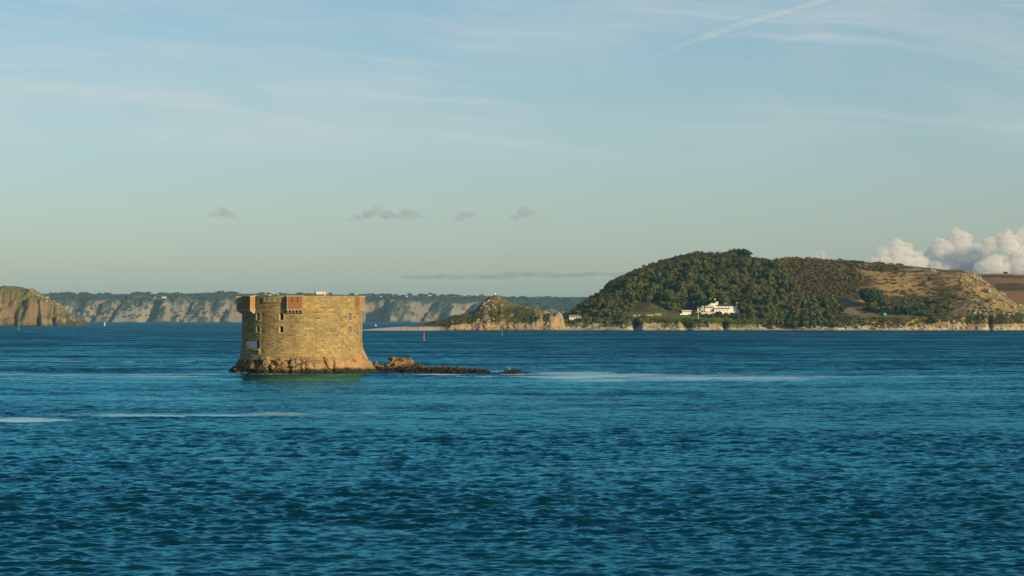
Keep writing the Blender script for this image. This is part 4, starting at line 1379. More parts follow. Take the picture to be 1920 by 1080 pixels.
def plant_tree(name, label, cat, shape, mat, px, py, wpx, hpx, land, group=None, var=None, nlobe=7, nleaf=46, zoff=0.0, at=None):
    v = random.randrange(5) if var is None else var
    key = (shape, mat, v, nlobe, nleaf)
    if key not in _CM:
        _CM[key] = crown_mesh(shape, hash((shape, v)) % 1000 if False else (sum(map(ord, shape)) * 7 + v * 13), mat, nlobe, nleaf)
    tk = (shape, v)
    if tk not in _TM:
        _TM[tk] = trunk_mesh(shape, v + 40)
    x, d, z = at if at else land.hit(px, py)
    o = empty(name, (x, d, z + zoff), random.uniform(0, 6.28), label, cat, group)
    s = d / F
    o.scale = (wpx * s, wpx * s, hpx * s)
    link('crown', _CM[key], None, o)
    link('trunk', _TM[tk], None, o)
    return o


def inside(poly, x, y):
    c = False; n = len(poly)
    for i in range(n):
        x1, y1 = poly[i]; x2, y2 = poly[(i + 1) % n]
        if (y1 > y) != (y2 > y) and x < (x2 - x1) * (y - y1) / (y2 - y1) + x1:
            c = not c
    return c


def scatter(poly, n, mind, keep=None):
    xs = [p[0] for p in poly]; ys = [p[1] for p in poly]
    pts, tries = [], 0
    while len(pts) < n and tries < n * 60:
        tries += 1
        x, y = random.uniform(min(xs), max(xs)), random.uniform(min(ys), max(ys))
        if not inside(poly, x, y) or (keep and not keep(x, y)):
            continue
        if any((x - a) ** 2 + ((y - b) * 1.5) ** 2 < mind * mind for a, b in pts):
            continue
        pts.append((x, y))
    return pts


WOOD = [(1168, 545), (1190, 522), (1260, 500), (1330, 490), (1400, 494), (1440, 497), (1475, 505), (1482, 535), (1510, 560), (1560, 566), (1590, 578), (1560, 596), (1520, 613), (1452, 613), (1425, 596), (1396, 590),
        (1392, 572), (1370, 566), (1330, 562), (1300, 574), (1262, 572), (1240, 562), (1200, 562), (1165, 572), (1130, 578), (1112, 580)]
CLEAR = [(1226, 534, 24, 6), (1236, 573, 18, 9), (1225, 558, 12, 4), (1345, 578, 48, 14)]


def not_clear(x, y):
    return all(((x - a) / w) ** 2 + ((y - b) / h) ** 2 > 1 for a, b, w, h in CLEAR)


def hill_wood():
    pts = scatter(WOOD, 230, 11.5, not_clear)
    for x, y in sorted(pts, key=lambda p: p[1]):
        n = float(fbm(x / 40.0, y / 22.0, oct=3, seed=401))
        right = x > 1440
        mat = 'olive' if n > -0.05 else 'green'
        if random.random() < 0.13: mat = 'pine'
        if random.random() < 0.12 and mat == 'olive': mat = 'brown'
        w = random.choice([random.uniform(12, 18), random.uniform(17, 29)]); h = w * random.uniform(.85, 1.35)
        shape = 'pine' if mat == 'pine' and random.random() < .6 else ('tall' if random.random() < .2 else 'round')
        what = {'olive': 'olive brown', 'green': 'dull green', 'pine': 'dark green', 'brown': 'russet brown'}[mat] + (' spreading pine' if shape == 'pine' else (' narrow tree' if shape == 'tall' else ' round tree'))
        where = 'left of the white house' if x < 1290 else ('directly above the white house' if x < 1400 else 'right of the white house')
        where = ('high on the wooded hill ' if y < 528 else 'low on the wooded hill ') + where
        plant_tree('woodland_tree', what + ' ' + where, 'tree', shape, mat, x, y + h * .45, w, h, HERM, 'woodland trees on the hillside behind the white house')
    # bright round trees in a row at the left foot of the hill
    row = [(1056, 597, 13, 9), (1066, 594, 14, 10), (1082, 592, 15, 10), (1096, 597, 12, 9), (1112, 594, 17, 14), (1124, 597, 15, 14), (1131, 593, 18, 15), (1141, 598, 14, 13), (1150, 596, 17, 16), (1160, 592, 16, 15),
           (1168, 597, 13, 12), (1172, 588, 17, 16), (1182, 583, 18, 17), (1190, 576, 15, 14), (1104, 588, 13, 10), (1120, 584, 14, 11)]
    for x, y, w, h in row:
        plant_tree('round_tree', 'rounded fresh green tree in the row at the left foot of the wooded hill', 'tree', 'round', 'bright' if random.random() < .6 else 'green', x, y, w * 1.15, h * 1.1, HERM, 'green trees at the left foot of the hill')
    # the marked ones
    T = plant_tree
    T('crest_pine', 'big dark spreading pine alone on the crest of the wooded hill', 'tree', 'bush', 'pine', 1388, 481, 38, 21, HERM, None, 1, 12, 60, at=(px2x(1388, 2235), 2235, HERM.height(1388, 2235) - .5))
    T('crest_pine', 'smaller dark pine just left of the spreading crest pine', 'tree', 'round', 'pine', 1373, 478, 12, 10, HERM, None, 2, at=(px2x(1373, 2235), 2235, HERM.height(1373, 2235) - .5))
    T('lone_tree', 'pale green lone tree at the edge of the clearing on the left slope', 'tree', 'round', 'bright', 1193, 543, 14, 15, HERM, None, 3)
    T('terrace_pine', 'spreading dark pine with bare trunks in front of the white house', 'tree', 'pine', 'pine', 1321, 588, 38, 29, HERM, None, 2, 11, 60)
    T('dark_tree', 'largest dark green dome shaped tree on the right slope above the shed', 'tree', 'round', 'pine', 1634, 578, 46, 38, HERM, None, 1, 12, 60)
    T('umbrella_pine', 'umbrella shaped pine with a pale forked trunk beside the moor', 'tree', 'pine', 'pine', 1749, 591, 29, 33, HERM, None, 0, 10, 60)
    T('slope_pine', 'flat topped dark pine at the wood edge by the bare tan slope', 'tree', 'pine', 'pine', 1555, 584, 32, 20, HERM, None, 3, 10, 60)
    T('ridge_bush', 'round dark bush on the skyline near the white cloud', 'bush', 'bush', 'pine', 1688, 500, 17, 8, HERM, None, 1, at=(px2x(1688, 2240), 2240, py2z(500.5, 2240)))
    T('moor_bush', 'small dark bush alone on the skyline of the brown moor', 'bush', 'bush', 'pine', 1886, 514, 8, 6, MOOR, None, 2, at=(px2x(1886, 2680), 2680, py2z(514.5, 2680)))
    T('bank_tree', 'dark wide tree hanging over the shore in the gully right of the lawn', 'tree', 'bush', 'pine', 1289, 612, 34, 19, HERM, None, 1, 10, 60)
    T('bank_tree', 'dark bush filling the shore gully at the left end of the bank', 'tree', 'bush', 'pine', 1194, 612, 24, 19, HERM, None, 3, 9, 50)
    T('bank_tree', 'dark bush in the narrow cleft of the shore below the umbrella pine', 'tree', 'bush', 'green', 1750, 606, 22, 17, HERM, None, 0, 9, 50)
    # trees round the shed on the right
    grp = [(1662, 578, 20, 16, 'olive'), (1678, 574, 22, 15, 'bright'), (1650, 588, 24, 16, 'green'), (1636, 585, 22, 13, 'green'), (1627, 582, 18, 12, 'bright'), (1668, 590, 16, 19, 'green'), (1688, 591, 24, 20, 'pine'),
           (1703, 592, 22, 17, 'pine'), (1716, 582, 14, 11, 'green'), (1724, 588, 20, 12, 'bright'), (1733, 581, 16, 10, 'pine'), (1757, 589, 16, 11, 'pine'), (1735, 592, 24, 9, 'bright'), (1694, 581, 16, 10, 'olive'), (1712, 590, 16, 9, 'bright')]
    for x, y, w, h, mm in grp:
        T('slope_tree', 'leafy tree in the clump between the green shed and the umbrella pine', 'tree', 'bush' if h < 13 else 'round', mm, x, y, w, h, HERM, 'trees clumped round the green shed')
    # house garden and shore trees
    gar = [(1262, 584, 14, 12, 'brown'), (1273, 580, 13, 13, 'olive'), (1322, 595, 12, 9, 'green'), (1334, 596, 12, 9, 'green'), (1348, 596, 18, 13, 'pine'), (1362, 597, 14, 11, 'olive'), (1375, 597, 13, 12, 'green'), (1385, 600, 14, 14, 'brown'),
           (1396, 600, 15, 15, 'olive'), (1408, 598, 10, 8, 'brown'), (1300, 592, 9, 6, 'green'), (1311, 590, 8, 6, 'bright'), (1429, 590, 22, 20, 'olive'), (1440, 606, 18, 30, 'olive'), (1453, 612, 17, 34, 'green'), (1466, 614, 18, 26, 'olive'),
           (1480, 615, 22, 24, 'pine'), (1496, 614, 24, 20, 'pine'), (1512, 615, 22, 18, 'pine'), (1528, 614, 20, 16, 'green'), (1543, 612, 20, 15, 'bright'), (1556, 610, 16, 12, 'green'), (1535, 604, 20, 14, 'bright'), (1524, 598, 20, 14, 'green'),
           (1180, 600, 9, 9, 'brown'), (1166, 600, 8, 8, 'brown'), (1205, 596, 10, 6, 'olive'), (1222, 602, 14, 6, 'olive'), (1245, 603, 14, 6, 'olive'), (1258, 604, 12, 6, 'brown')]
    for x, y, w, h, mm in gar:
        T('garden_tree', 'leafy tree or tall shrub between the white house and the shore bank', 'tree', 'tall' if h > 22 else ('round' if h > 9 else 'bush'), mm, x, y, w, h, HERM, 'trees between the white house and the shore')
    # bushes along the skyline
    for k in range(26):
        x = random.uniform(1592, 1682)
        z = interp(x, HERM_TOP) + 1.0
        w = random.uniform(6, 12)
        T('skyline_bush', 'low green bush in the line along the skyline left of the cloud', 'bush', 'bush', 'green', x, z, w, w * random.uniform(.4, .6), HERM, 'green bushes along the hill skyline', at=(px2x(x, 2242), 2242 + random.uniform(-6, 3), py2z(z + .5, 2242)))


def scrub_mass(name, label, polys, mat, land, seed):
    """undergrowth nobody could count, one object: clumps of a few leaf-sized faces each"""
    r = np.random.default_rng(seed)
    V, C = [], []
    for poly, n, wpx, hpx, upright in polys:
        xs = [p[0] for p in poly]; ys = [p[1] for p in poly]
        k = 0
        while k < n:
            px, py = r.uniform(min(xs), max(xs)), r.uniform(min(ys), max(ys))
            if not inside(poly, px, py) or not not_clear(px, py):
                continue
            k += 1
            x, d, z = land.hit(px, py)
            s = d / F
            w, h = wpx * s * r.uniform(.6, 1.4), hpx * s * r.uniform(.6, 1.4)
            tone = np.clip(1 + 0.35 * float(vnoise(px / 11.0, py / 7.0, seed=seed)) + r.uniform(-.2, .2), .4, 1.7)
            for _ in range(16):
                q = r.normal(size=3); q /= np.linalg.norm(q)
                p = np.array((x + q[0] * w / 2 * .8, d + q[1] * w / 2 * .8, z + h * (.42 + q[2] * .45)))
                nn = q + r.normal(size=3) * .5
                u = np.cross(nn, r.normal(size=3)); u /= np.linalg.norm(u); t = np.cross(nn, u); t /= np.linalg.norm(t)
                if upright:
                    t = np.array((0, 0, 1.0)) * 1.6 + t * .4
                a = w * r.uniform(.16, .30)
                V += [p - u * a - t * a * .7, p + u * a - t * a * .5, p + t * a]
                tt = tone * r.uniform(.85, 1.15)
                C += [(tt, tt, tt)] * 3
    me = mesh_np(name, V, np.arange(len(V)).reshape(-1, 3), False, {'tint': np.array(C)})
    return tag(link(name, me, LEAF[mat]), label, None, None, 'stuff')


def vegetation():
    hill_wood()
    scrub_mass('brown_scrub', 'dense brown scrub on the upper right of the wooded hill',
               [([(1440, 492), (1490, 489), (1590, 493), (1618, 525), (1608, 548), (1560, 558), (1505, 562), (1480, 540), (1462, 512)], 2600, 8, 7, False), ([(1600, 496), (1660, 497), (1700, 505), (1650, 510), (1612, 505)], 160, 6, 4, False)], 'brown', HERM, 411)
    scrub_mass('dark_scrub', 'close dark scrub covering the left shoulder of the hill',
               [([(1068, 588), (1086, 574), (1120, 553), (1150, 528), (1223, 497), (1300, 477), (1366, 478), (1400, 484), (1445, 492), (1400, 500), (1300, 500), (1220, 525), (1170, 556), (1130, 584)], 2600, 7, 6, False), (WOOD, 1900, 9, 7, False)], 'dusk', HERM, 412)
    scrub_mass('bank_scrub', 'rough green scrub along the shore bank and lower slopes',
               [([(1060, 600), (1180, 598), (1300, 600), (1430, 602), (1430, 608), (1300, 606), (1180, 606), (1062, 606)], 320, 7, 4, False), ([(1440, 590), (1560, 592), (1640, 597), (1750, 600), (1750, 612), (1640, 611), (1560, 612), (1450, 614)], 300, 6, 3.6, False),
                ([(1600, 555), (1780, 565), (1790, 590), (1760, 600), (1640, 592)], 90, 6, 3.4, False), ([(1760, 596), (1920, 590), (1920, 606), (1780, 608)], 240, 6, 3, False)], 'green', HERM, 413)
    scrub_mass('moor_scrub', 'patches of dark heather and bracken over the dry slope',
               [([(1640, 505), (1780, 512), (1790, 560), (1700, 575), (1640, 545)], 130, 7, 2.4, False), ([(1740, 540), (1800, 540), (1790, 580), (1760, 600), (1740, 580)], 150, 6, 3, False), ([(1850, 600), (1920, 590), (1920, 606), (1850, 608)], 100, 6, 3, False), ([(1800, 530), (1850, 560), (1900, 590), (1840, 600), (1790, 575)], 70, 6, 2.4, False)], 'brown', HERM, 414)
    scrub_mass('islet_scrub', 'low green scrub on the flanks of the small islet',
               [([(778, 611), (840, 599), (880, 596), (920, 585), (960, 580), (1010, 592), (1025, 603), (960, 605), (900, 604), (870, 608), (800, 614)], 260, 5, 2.2, False)], 'olive', ISLET, 415)
    # trees along the skyline of the far coast
    def line(k0, k1):
        return [random.uniform(k0, k1) for _ in range(int((k1 - k0) / 11))]
    xs = [98, 106, 114, 121, 131, 139, 152, 161, 165, 187, 198, 206, 250] + [258, 263, 269, 276, 299, 307, 313, 321, 330, 339, 357, 366] + list(np.arange(376, 446, 6.5)) + line(452, 690) + [675, 686, 697, 710, 716, 728, 735, 742, 757, 768, 791, 798, 806, 812, 832, 841, 849, 854, 860, 879, 890, 899, 905, 948, 962, 1003, 1012, 1020, 1027, 1035, 1041]
    for px in xs:
        d = 9270 + random.uniform(-40, 20)
        big = 1.25 if (255 < px < 280 or 400 < px < 440 or 790 < px < 815 or 845 < px < 862) else 1.0
        w = random.uniform(9, 14) * big; h = random.uniform(4.5, 7.5) * big
        if px > 940: w *= 1.2; h *= .6
        plant_tree('skyline_tree', 'hazy blue green tree in the line along the far cliff tops', 'tree', 'bush', 'far', px, 0, w, h, FAR, 'trees along the skyline of the far coast', None, 7, 20, at=(px2x(px, d), d, FAR.height(px, d) - 3))
    scrub_mass('far_scrub', 'dark hedges and woods along the top of the far coast',
               [([(95, 556), (440, 554), (690, 556), (690, 562), (440, 561), (95, 562)], 170, 8, 2.6, False), ([(95, 560), (440, 560), (440, 598), (170, 598)], 170, 6, 2.0, False), ([(690, 556), (900, 558), (1100, 560), (1100, 585), (1010, 580), (900, 562), (690, 562)], 420, 8, 2.8, False)], 'far', FAR, 416)


vegetation()
MAT_BOULDER = land_mat('boulder granite', 0.7, 0.9, 0.2, 0.35)


# ------------------------------------------------------------------ boulders
def boulders():
    B = []
    for k in range(7):
        V, Fc, c = make_rock(40 + k, (1, random.uniform(.8, 1.1), random.uniform(.75, 1.15)), 2, 0.55, (0.33, 0.285, 0.19) if k < 5 else (0.34, 0.24, 0.13))
        me = mesh_np('boulder', V, Fc, False, {'tint': c}); me.materials.append(MAT_BOULDER)
        B.append(me)

    def put(label, group, land, pts, size, lo=0, hi=5):
        for x, y in pts:
            s = size[0] + (size[1] - size[0]) * random.random() ** 2.2
            s = s * (1.5 if random.random() < .10 else 1)
            X, d, z = land.hit(x, y)
            o = bpy.data.objects.new('boulder', B[random.randrange(lo, hi)])
            k = s * d / F / 2
            o.location = (X, d, z + k * .25)
            o.rotation_euler = (random.uniform(-.3, .3), random.uniform(-.3, .3), random.uniform(0, 6.28))
            o.scale = (k * random.uniform(.85, 1.3), k, k * random.uniform(.75, 1.25))
            COL.objects.link(o)
            tag(o, label, 'boulder', group)
    a = 'pale granite boulder among many on the rocky spur at the far right'
    g = 'boulders on the rocky spur at the right'
    put(a, g, HERM, scatter([(1798, 507), (1838, 513), (1840, 524), (1812, 526)], 20, 2.6), (2, 8))
    put(a, g, HERM, scatter([(1798, 524), (1818, 527), (1820, 540), (1796, 545)], 10, 3), (3, 6))
    put(a, g, HERM, scatter([(1836, 520), (1850, 528), (1920, 575), (1920, 592), (1880, 570), (1845, 545)], 46, 3.0), (2.5, 8))
    put(a, g, HERM, scatter([(1820, 575), (1850, 578), (1870, 595), (1840, 600), (1815, 592)], 26, 2.8), (2.5, 7))
    put(a, g, HERM, scatter([(1800, 545), (1880, 560), (1920, 600), (1860, 600), (1810, 580)], 26, 4), (2, 4.5))
    put('pale stone lying in the dry grass of the right slope', 'stones on the dry slope', HERM, [(1724, 520), (1748, 508), (1753, 509), (1596, 583), (1603, 586), (1611, 583), (1620, 590), (1626, 588)], (2.5, 4.5))
    a = 'pale granite block among many on the craggy islet'
    g = 'rocks on the craggy islet'
    put(a, g, ISLET, scatter([(1000, 577), (1040, 587), (1056, 594), (1058, 616), (1030, 614), (1005, 595)], 24, 3.2), (3, 6.5))
    put(a, g, ISLET, scatter([(905, 566), (930, 556), (945, 568), (940, 577), (900, 582)], 16, 3), (2.5, 6))
    put(a, g, ISLET, scatter([(900, 594), (925, 588), (935, 600), (910, 606), (890, 604)], 14, 3), (3, 6))
    a = 'tan rock lying along the waterline of the islet'
    put(a, 'shore rocks of the islet', ISLET, scatter([(838, 613), (880, 609), (1050, 611), (1058, 618), (860, 618)], 40, 3.5), (2.5, 6.5), 3, 7)
    a = 'tan rock lying along the shore below the wooded hill'
    put(a, 'shore rocks below the hill', HERM, scatter([(1150, 612), (1430, 612), (1430, 618), (1150, 618)], 36, 4), (2, 5.5), 2, 7)
    put(a, 'shore rocks below the hill', HERM, scatter([(1540, 612), (1740, 610), (1920, 600), (1920, 618), (1540, 618)], 62, 4), (2.5, 7), 2, 7)
    put('pale rock on the upper edge of the left headland', 'rocks on the left headland', LEFT, scatter([(55, 544), (76, 549), (100, 563), (118, 577), (110, 580), (85, 566), (60, 552)], 26, 3), (2.5, 6))


boulders()
# ------------------------------------------------------------------ houses and small things
MAT_SLATE = simple('dark slate', (0.055, 0.058, 0.066), 0.7, 0.25, 2.0)
MAT_BROWNROOF = simple('brown roof', (0.13, 0.085, 0.06), 0.8, 0.25, 2.0)
MAT_GLASS = simple('window glass', (0.10, 0.13, 0.16), 0.15, 0.1, 1.0, spec=0.5)
MAT_BLUEGLASS = simple('veranda glass', (0.34, 0.42, 0.50), 0.2, 0.1, 1.0, spec=0.5)
MAT_CREAM = simple('cream render', (0.62, 0.54, 0.42), 0.8, 0.1, 1.0)
MAT_RED = simple('red paint', (0.50, 0.05, 0.04), 0.6, 0.1)
MAT_GREEN = simple('green paint', (0.04, 0.34, 0.22), 0.6, 0.1)
MAT_TURQ = simple('turquoise paint', (0.08, 0.42, 0.30), 0.6, 0.1)
MAT_WALLSTONE = simple('field stone', (0.36, 0.30, 0.20), 0.9, 0.3, 1.5)


class House:
    """parts given in photo points at a fixed distance, kept in metres round the house's own base point"""
    def __init__(self, name, label, cat, px, py, d, group=None):
        self.d = d
        self.o = empty(name, (px2x(px, d), d, py2z(py, d)), 0, label, cat, group)
        self.bx, self.bz = px2x(px, d), py2z(py, d)

    def X(self, px): return px2x(px, self.d) - self.bx
    def Z(self, py): return py2z(py, self.d) - self.bz

    def box(self, name, mat, x0, x1, yt, yb, y0, y1, parent=None):
        return MB().box(self.X(x0), self.X(x1), y0, y1, self.Z(yb), self.Z(yt)).build(name, mat, parent or self.o)

    def roof(self, name, mat, x0, x1, yt, yb, y0, y1, hip=0.0, parent=None):
        """ridge along x"""
        a, b, z0, z1 = self.X(x0), self.X(x1), self.Z(yb), self.Z(yt)
        m = (y0 + y1) / 2
        mb = MB()
        mb.add([(a, y0, z0), (b, y0, z0), (b, y1, z0), (a, y1, z0), (a + hip, m, z1), (b - hip, m, z1)], [(0, 3, 2, 1), (0, 1, 5, 4), (2, 3, 4, 5), (0, 4, 3), (1, 2, 5)])
        return mb.build(name, mat, parent or self.o)

    def gable(self, name, mat, x0, x1, yt, yb, y0, y1, parent=None):
        """ridge along y, gable to the viewer"""
        a, b, z0, z1 = self.X(x0), self.X(x1), self.Z(yb), self.Z(yt)
        m = (a + b) / 2
        mb = MB()
        mb.add([(a, y0, z0), (b, y0, z0), (m, y0, z1), (a, y1, z0), (b, y1, z0), (m, y1, z1)], [(0, 1, 2), (4, 3, 5), (0, 2, 5, 3), (1, 4, 5, 2), (0, 3, 4, 1)])
        return mb.build(name, mat, parent or self.o)


def q(u, v):
    return 1240 + u / 8.727, 540 + v / 8.727


def white_house():
    xx, dd, zz = HERM.hit(1350, 588)
    d = dd + 4
    h = House('white_house', 'long white rambling house with slate roofs and chimneys at the foot of the wood', 'house', 1345, 589, d)
    U = lambda u: 1240 + u / 8.727
    Vv = lambda v: 540 + v / 8.727
    B = lambda n, m, u0, u1, v0, v1, y0, y1, p=None: h.box(n, m, U(u0), U(u1), Vv(v0), Vv(v1), y0, y1, p)
    main = B('wall', MAT_WHITE, 868, 1228, 296, 440, 0, 7)
    h.roof('roof', MAT_SLATE, U(905), U(1224), Vv(262), Vv(298), -0.35, 7.3)
    ge = B('gable_wall', MAT_WHITE, 1221, 1272, 292, 440, -0.5, 7.2)
    h.roof('gable_top', MAT_WHITE, U(1221.5), U(1271), Vv(262), Vv(292.5), -0.5, 7.2)
    B('chimney', MAT_WHITE, 1233, 1258, 236, 280, 2.2, 3.8)
    low = B('front_wing', MAT_WHITE, 862, 1112, 344, 440, -4, -0.05)
    h.roof('wing_roof', MAT_BROWNROOF, U(858), U(1116), Vv(330), Vv(344.5), -4.3, 0.6)
    # upper storey with the left gable
    up = B('upper_storey', MAT_WHITE, 770, 935, 222, 440, 2.0, 9)
    h.gable('upper_gable', MAT_WHITE, U(762), U(868), Vv(192), Vv(223), 1.9, 9.0)
    h.roof('upper_roof', MAT_BROWNROOF, U(850), U(938), Vv(207), Vv(222.5), 1.7, 9.2)
    for u in (815, 882):
        c = B('chimney', MAT_WHITE, u - 11, u + 11, 172, 215, 4, 5.2)
        B('chimney_pot', MAT_BROWNROOF, u - 5, u + 5, 164, 171.6, 4.3, 4.9, c)
    # rear house
    rear = B('rear_wall', MAT_CREAM, 1046, 1112, 232, 300, 9.5, 15)
    h.roof('rear_roof', MAT_SLATE, U(1026), U(1154), Vv(165), Vv(234), 8.6, 16, 0.6)
    # left veranda range
    B('veranda_wall', MAT_WHITE, 640, 866, 332, 440, -1.5, 3.5)
    B('veranda_band', MAT_WHITE, 652, 866, 296, 306, -1.6, 3.6)
    B('veranda_back', MAT_GLASS, 655, 866, 306.2, 331.8, -1.0, 3.4)
    for k in range(13):
        u = 657 + k * 17.2
        B('mullion', MAT_WHITE, u - 2.2, u + 2.2, 306.1, 331.9, -1.45, -1.02)
    h.roof('veranda_roof', MAT_WHITE, U(650), U(868), Vv(283), Vv(295.8), -1.9, 3.8, 1.0)
    B('end_wall', MAT_WHITE, 586, 634, 304, 440, -1.8, 2.5)
    B('glass_bay', MAT_BLUEGLASS, 650, 692, 335, 376, -1.9, -1.55)
    # windows of the main front
    for k, u in enumerate((935, 990, 1045, 1100, 1150, 1195)):
        w = B('window', MAT_OLDWHITE, u - 9, u + 9, 309, 327, -0.06, 0.05)
        B('pane', MAT_GLASS, u - 6, u + 6, 311, 325, -0.09, -0.055, w)
    for k, u in enumerate((895, 950, 1010, 1070)):
        w = B('window', MAT_OLDWHITE, u - 8, u + 8, 356, 376, -4.06, -3.95)
        B('pane', MAT_GLASS, u - 5.5, u + 5.5, 358, 374, -4.09, -4.055, w)
    for u in (800, 905):
        w = B('window', MAT_OLDWHITE, u - 7, u + 7, 240, 258, 1.93, 2.05)
        B('pane', MAT_GLASS, u - 5, u + 5, 242, 256, 1.9, 1.935, w)
    B('stair', MAT_SLATE, 835, 858, 340, 372, -3.4, -1.7)
    # sloping white terrace wall and steps on the left
    mb = MB()
    a, b = h.X(U(500)), h.X(U(640))
    z0, z1 = h.Z(Vv(412)), h.Z(Vv(378))
    mb.add([(a, -5, z0 - .45), (b, -5, z1 - .55), (b, -5, z1), (a, -5, z0), (a, -4.6, z0 - .45), (b, -4.6, z1 - .55), (b, -4.6, z1), (a, -4.6, z0)], [(0, 1, 2, 3), (7, 6, 5, 4), (0, 4, 5, 1), (1, 5, 6, 2), (2, 6, 7, 3), (3, 7, 4, 0)])
    mb.build('terrace_wall', MAT_WHITE, h.o)
    B('terrace', MAT_CREAM, 640, 860, 392, 450, -7, -1.55)


def pavilion():
    x, d, z = HERM.hit(1288, 589)
    h = House('pavilion', 'small flat roofed white pavilion left of the white house', 'pavilion', 1287, 589.5, d)
    U = lambda u: 1240 + u / 8.727
    Vv = lambda v: 540 + v / 8.727
    B = lambda n, m, u0, u1, v0, v1, y0, y1, p=None: h.box(n, m, U(u0), U(u1), Vv(v0), Vv(v1), y0, y1, p)
    B('wall', MAT_WHITE, 342, 486, 398, 440, 0, 4)
    B('back', MAT_GLASS, 346, 482, 376.2, 397.8, 0.35, 3.9)
    for k in range(7):
        u = 344 + k * 23.3
        B('post', MAT_WHITE, u - 3, u + 3, 376.1, 397.9, 0.0, 0.33)
    B('roof', MAT_WHITE, 333, 494, 366, 376, -0.4, 4.4)
    B('terrace', MAT_WHITE, 304, 440, 418, 440, -2.2, -0.05)


def small_buildings():
    x, d, z = HERM.hit(1412, 588)
    h = House('garden_house', 'small pale house with a white gable among the trees right of the white house', 'house', 1414, 588, d)
    U = lambda u: 1240 + u / 8.727
    Vv = lambda v: 540 + v / 8.727
    B = lambda n, m, u0, u1, v0, v1, y0, y1, p=None: h.box(n, m, U(u0), U(u1), Vv(v0), Vv(v1), y0, y1, p)
    B('wall', MAT_CREAM, 1446, 1530, 372, 440, 0, 4)
    B('roof', MAT_OLDWHITE, 1436, 1534, 357, 371.8, -.5, 4.4)
    B('gable_wall', MAT_WHITE, 1531, 1586, 378, 440, -0.8, 4)
    h.gable('gable', MAT_WHITE, U(1528), U(1590), Vv(362), Vv(378.2), -0.8, 4)
    for u in (1464, 1490, 1514):
        B('window', MAT_GLASS, u - 8, u + 8, 377, 396, -0.04, 0.05)
    x, d, z = HERM.hit(1078, 598)
    h = House('bungalow', 'low white bungalow with a grey roof at the left foot of the hill', 'bungalow', 1078, 598.5, d - 3)
    h.box('wall', MAT_WHITE, 1067.5, 1090, 594, 599.5, 0, 5)
    h.roof('roof', simple('grey roof', (0.25, 0.26, 0.27), .8, .1), 1066, 1091.5, 590.5, 594.2, -.5, 5.5, .8)
    for k in range(4):
        h.box('window', MAT_GLASS, 1070 + k * 5, 1072.4 + k * 5, 595, 597, -.04, .05)
    x, d, z = HERM.hit(1108, 599)
    h = House('red_kiosk', 'narrow upright red box standing on the grass near the bungalow', 'kiosk', 1108, 599.3, d)
    h.box('body', MAT_RED, 1106.9, 1109.1, 595.2, 599.6, -.45, .45)
    h.box('roof', MAT_RED, 1106.6, 1109.4, 594.5, 595.15, -.55, .55)
    h.box('window', MAT_GLASS, 1107.3, 1108.7, 595.6, 597.5, -.5, -.44)
    x, d, z = HERM.hit(1659, 591)
    h = House('green_shed', 'small turquoise green shed under the dark trees on the right slope', 'shed', 1659, 591.2, d - 1)
    h.box('wall', MAT_TURQ, 1656.4, 1661.8, 587.6, 591.6, -1, 1)
    h.gable('roof', MAT_TURQ, 1656, 1662.2, 586.2, 587.8, -1.15, 1.15)
    h.box('door', MAT_GREEN, 1658.2, 1660, 588.4, 591.3, -1.04, -.98)
    # low stone walls under the lawn terrace
    for k, (x0, x1, y0, y1) in enumerate([(1187, 1193, 590, 593), (1196, 1201, 590.5, 593), (1212, 1226, 589.5, 592), (1228, 1240, 587.8, 591)]):
        x, d, z = HERM.hit((x0 + x1) / 2, y1)
        h = House('stone_wall', ['short pale stone wall farthest left below the terraced clearing', 'stubby pale stone wall second from left below the terraced clearing', 'long low pale stone wall in the middle below the clearing', 'higher pale stone wall nearest the pavilion'][k], 'wall', (x0 + x1) / 2, y1, d, 'low stone walls below the clearing')
        n = max(2, int((x1 - x0) / 2))
        for j in range(n):
            a = x0 + (x1 - x0) * j / n; b = x0 + (x1 - x0) * (j + 1) / n
            h.box('stone', MAT_WALLSTONE, a + .05, b - .05, y0 + random.uniform(-.4, .4), y1 + .6, -.5 + random.uniform(-.1, .1), .5)
    x, d, z = HERM.hit(1713, 584)
    h = House('stone_hut', 'tiny grey stone hut half hidden by bushes near the umbrella pine', 'hut', 1712.5, 584.5, d - 4)
    h.box('wall', MAT_WALLSTONE, 1710, 1715.5, 580.5, 585, -1, 1.5)
    h.roof('roof', MAT_BROWNROOF, 1709.6, 1716, 579, 580.7, -1.3, 1.8)
    for k, (px, py) in enumerate([(1594, 496.5), (1600, 495.8), (1606, 497.6), (1612, 498.5)]):
        x, d, z = HERM.hit(px, py)
        h = House('tent', ['pale tent farthest left by the skyline bushes', 'pale tent second from left by the skyline bushes', 'pale tent second from right by the skyline bushes', 'pale tent farthest right by the skyline bushes'][k], 'tent', px, py, d, 'tents by the skyline bushes')
        h.gable('canvas', MAT_OLDWHITE, px - 1.9, px + 1.9, py - 2.2, py + .3, -1.2, 1.2)
        h.gable('doorway', MAT_DARK, px - .6, px + .6, py - 1.2, py + .2, -1.23, -1.19)
    x, d, z = HERM.hit(1309.3, 603)
    f = empty('flagpole', (x, d, z), 0, 'tall white flagpole standing on the lawn below the white house', 'flagpole')
    H_ = (603.5 - 582.5) * d / F
    MB().tube((0, 0, -.2), (0, 0, H_), .20, .12, 8).build('pole', MAT_WHITE, f)
    MB().tube((-1.3, 0, H_ * .86), (1.3, 0, H_ * .86), .09, .09, 6).build('yard', MAT_WHITE, f)
    MB().lathe([(.05, H_), (.2, H_ + .12), (.05, H_ + .26)], 8).build('cap', MAT_WHITE, f)
    # white day mark on the islet top
    d = 2047.0
    c = empty('day_mark', (px2x(928, d), d, ISLET.height(928, d) - .2), 0, 'small white rounded marker on the very top of the islet', 'marker')
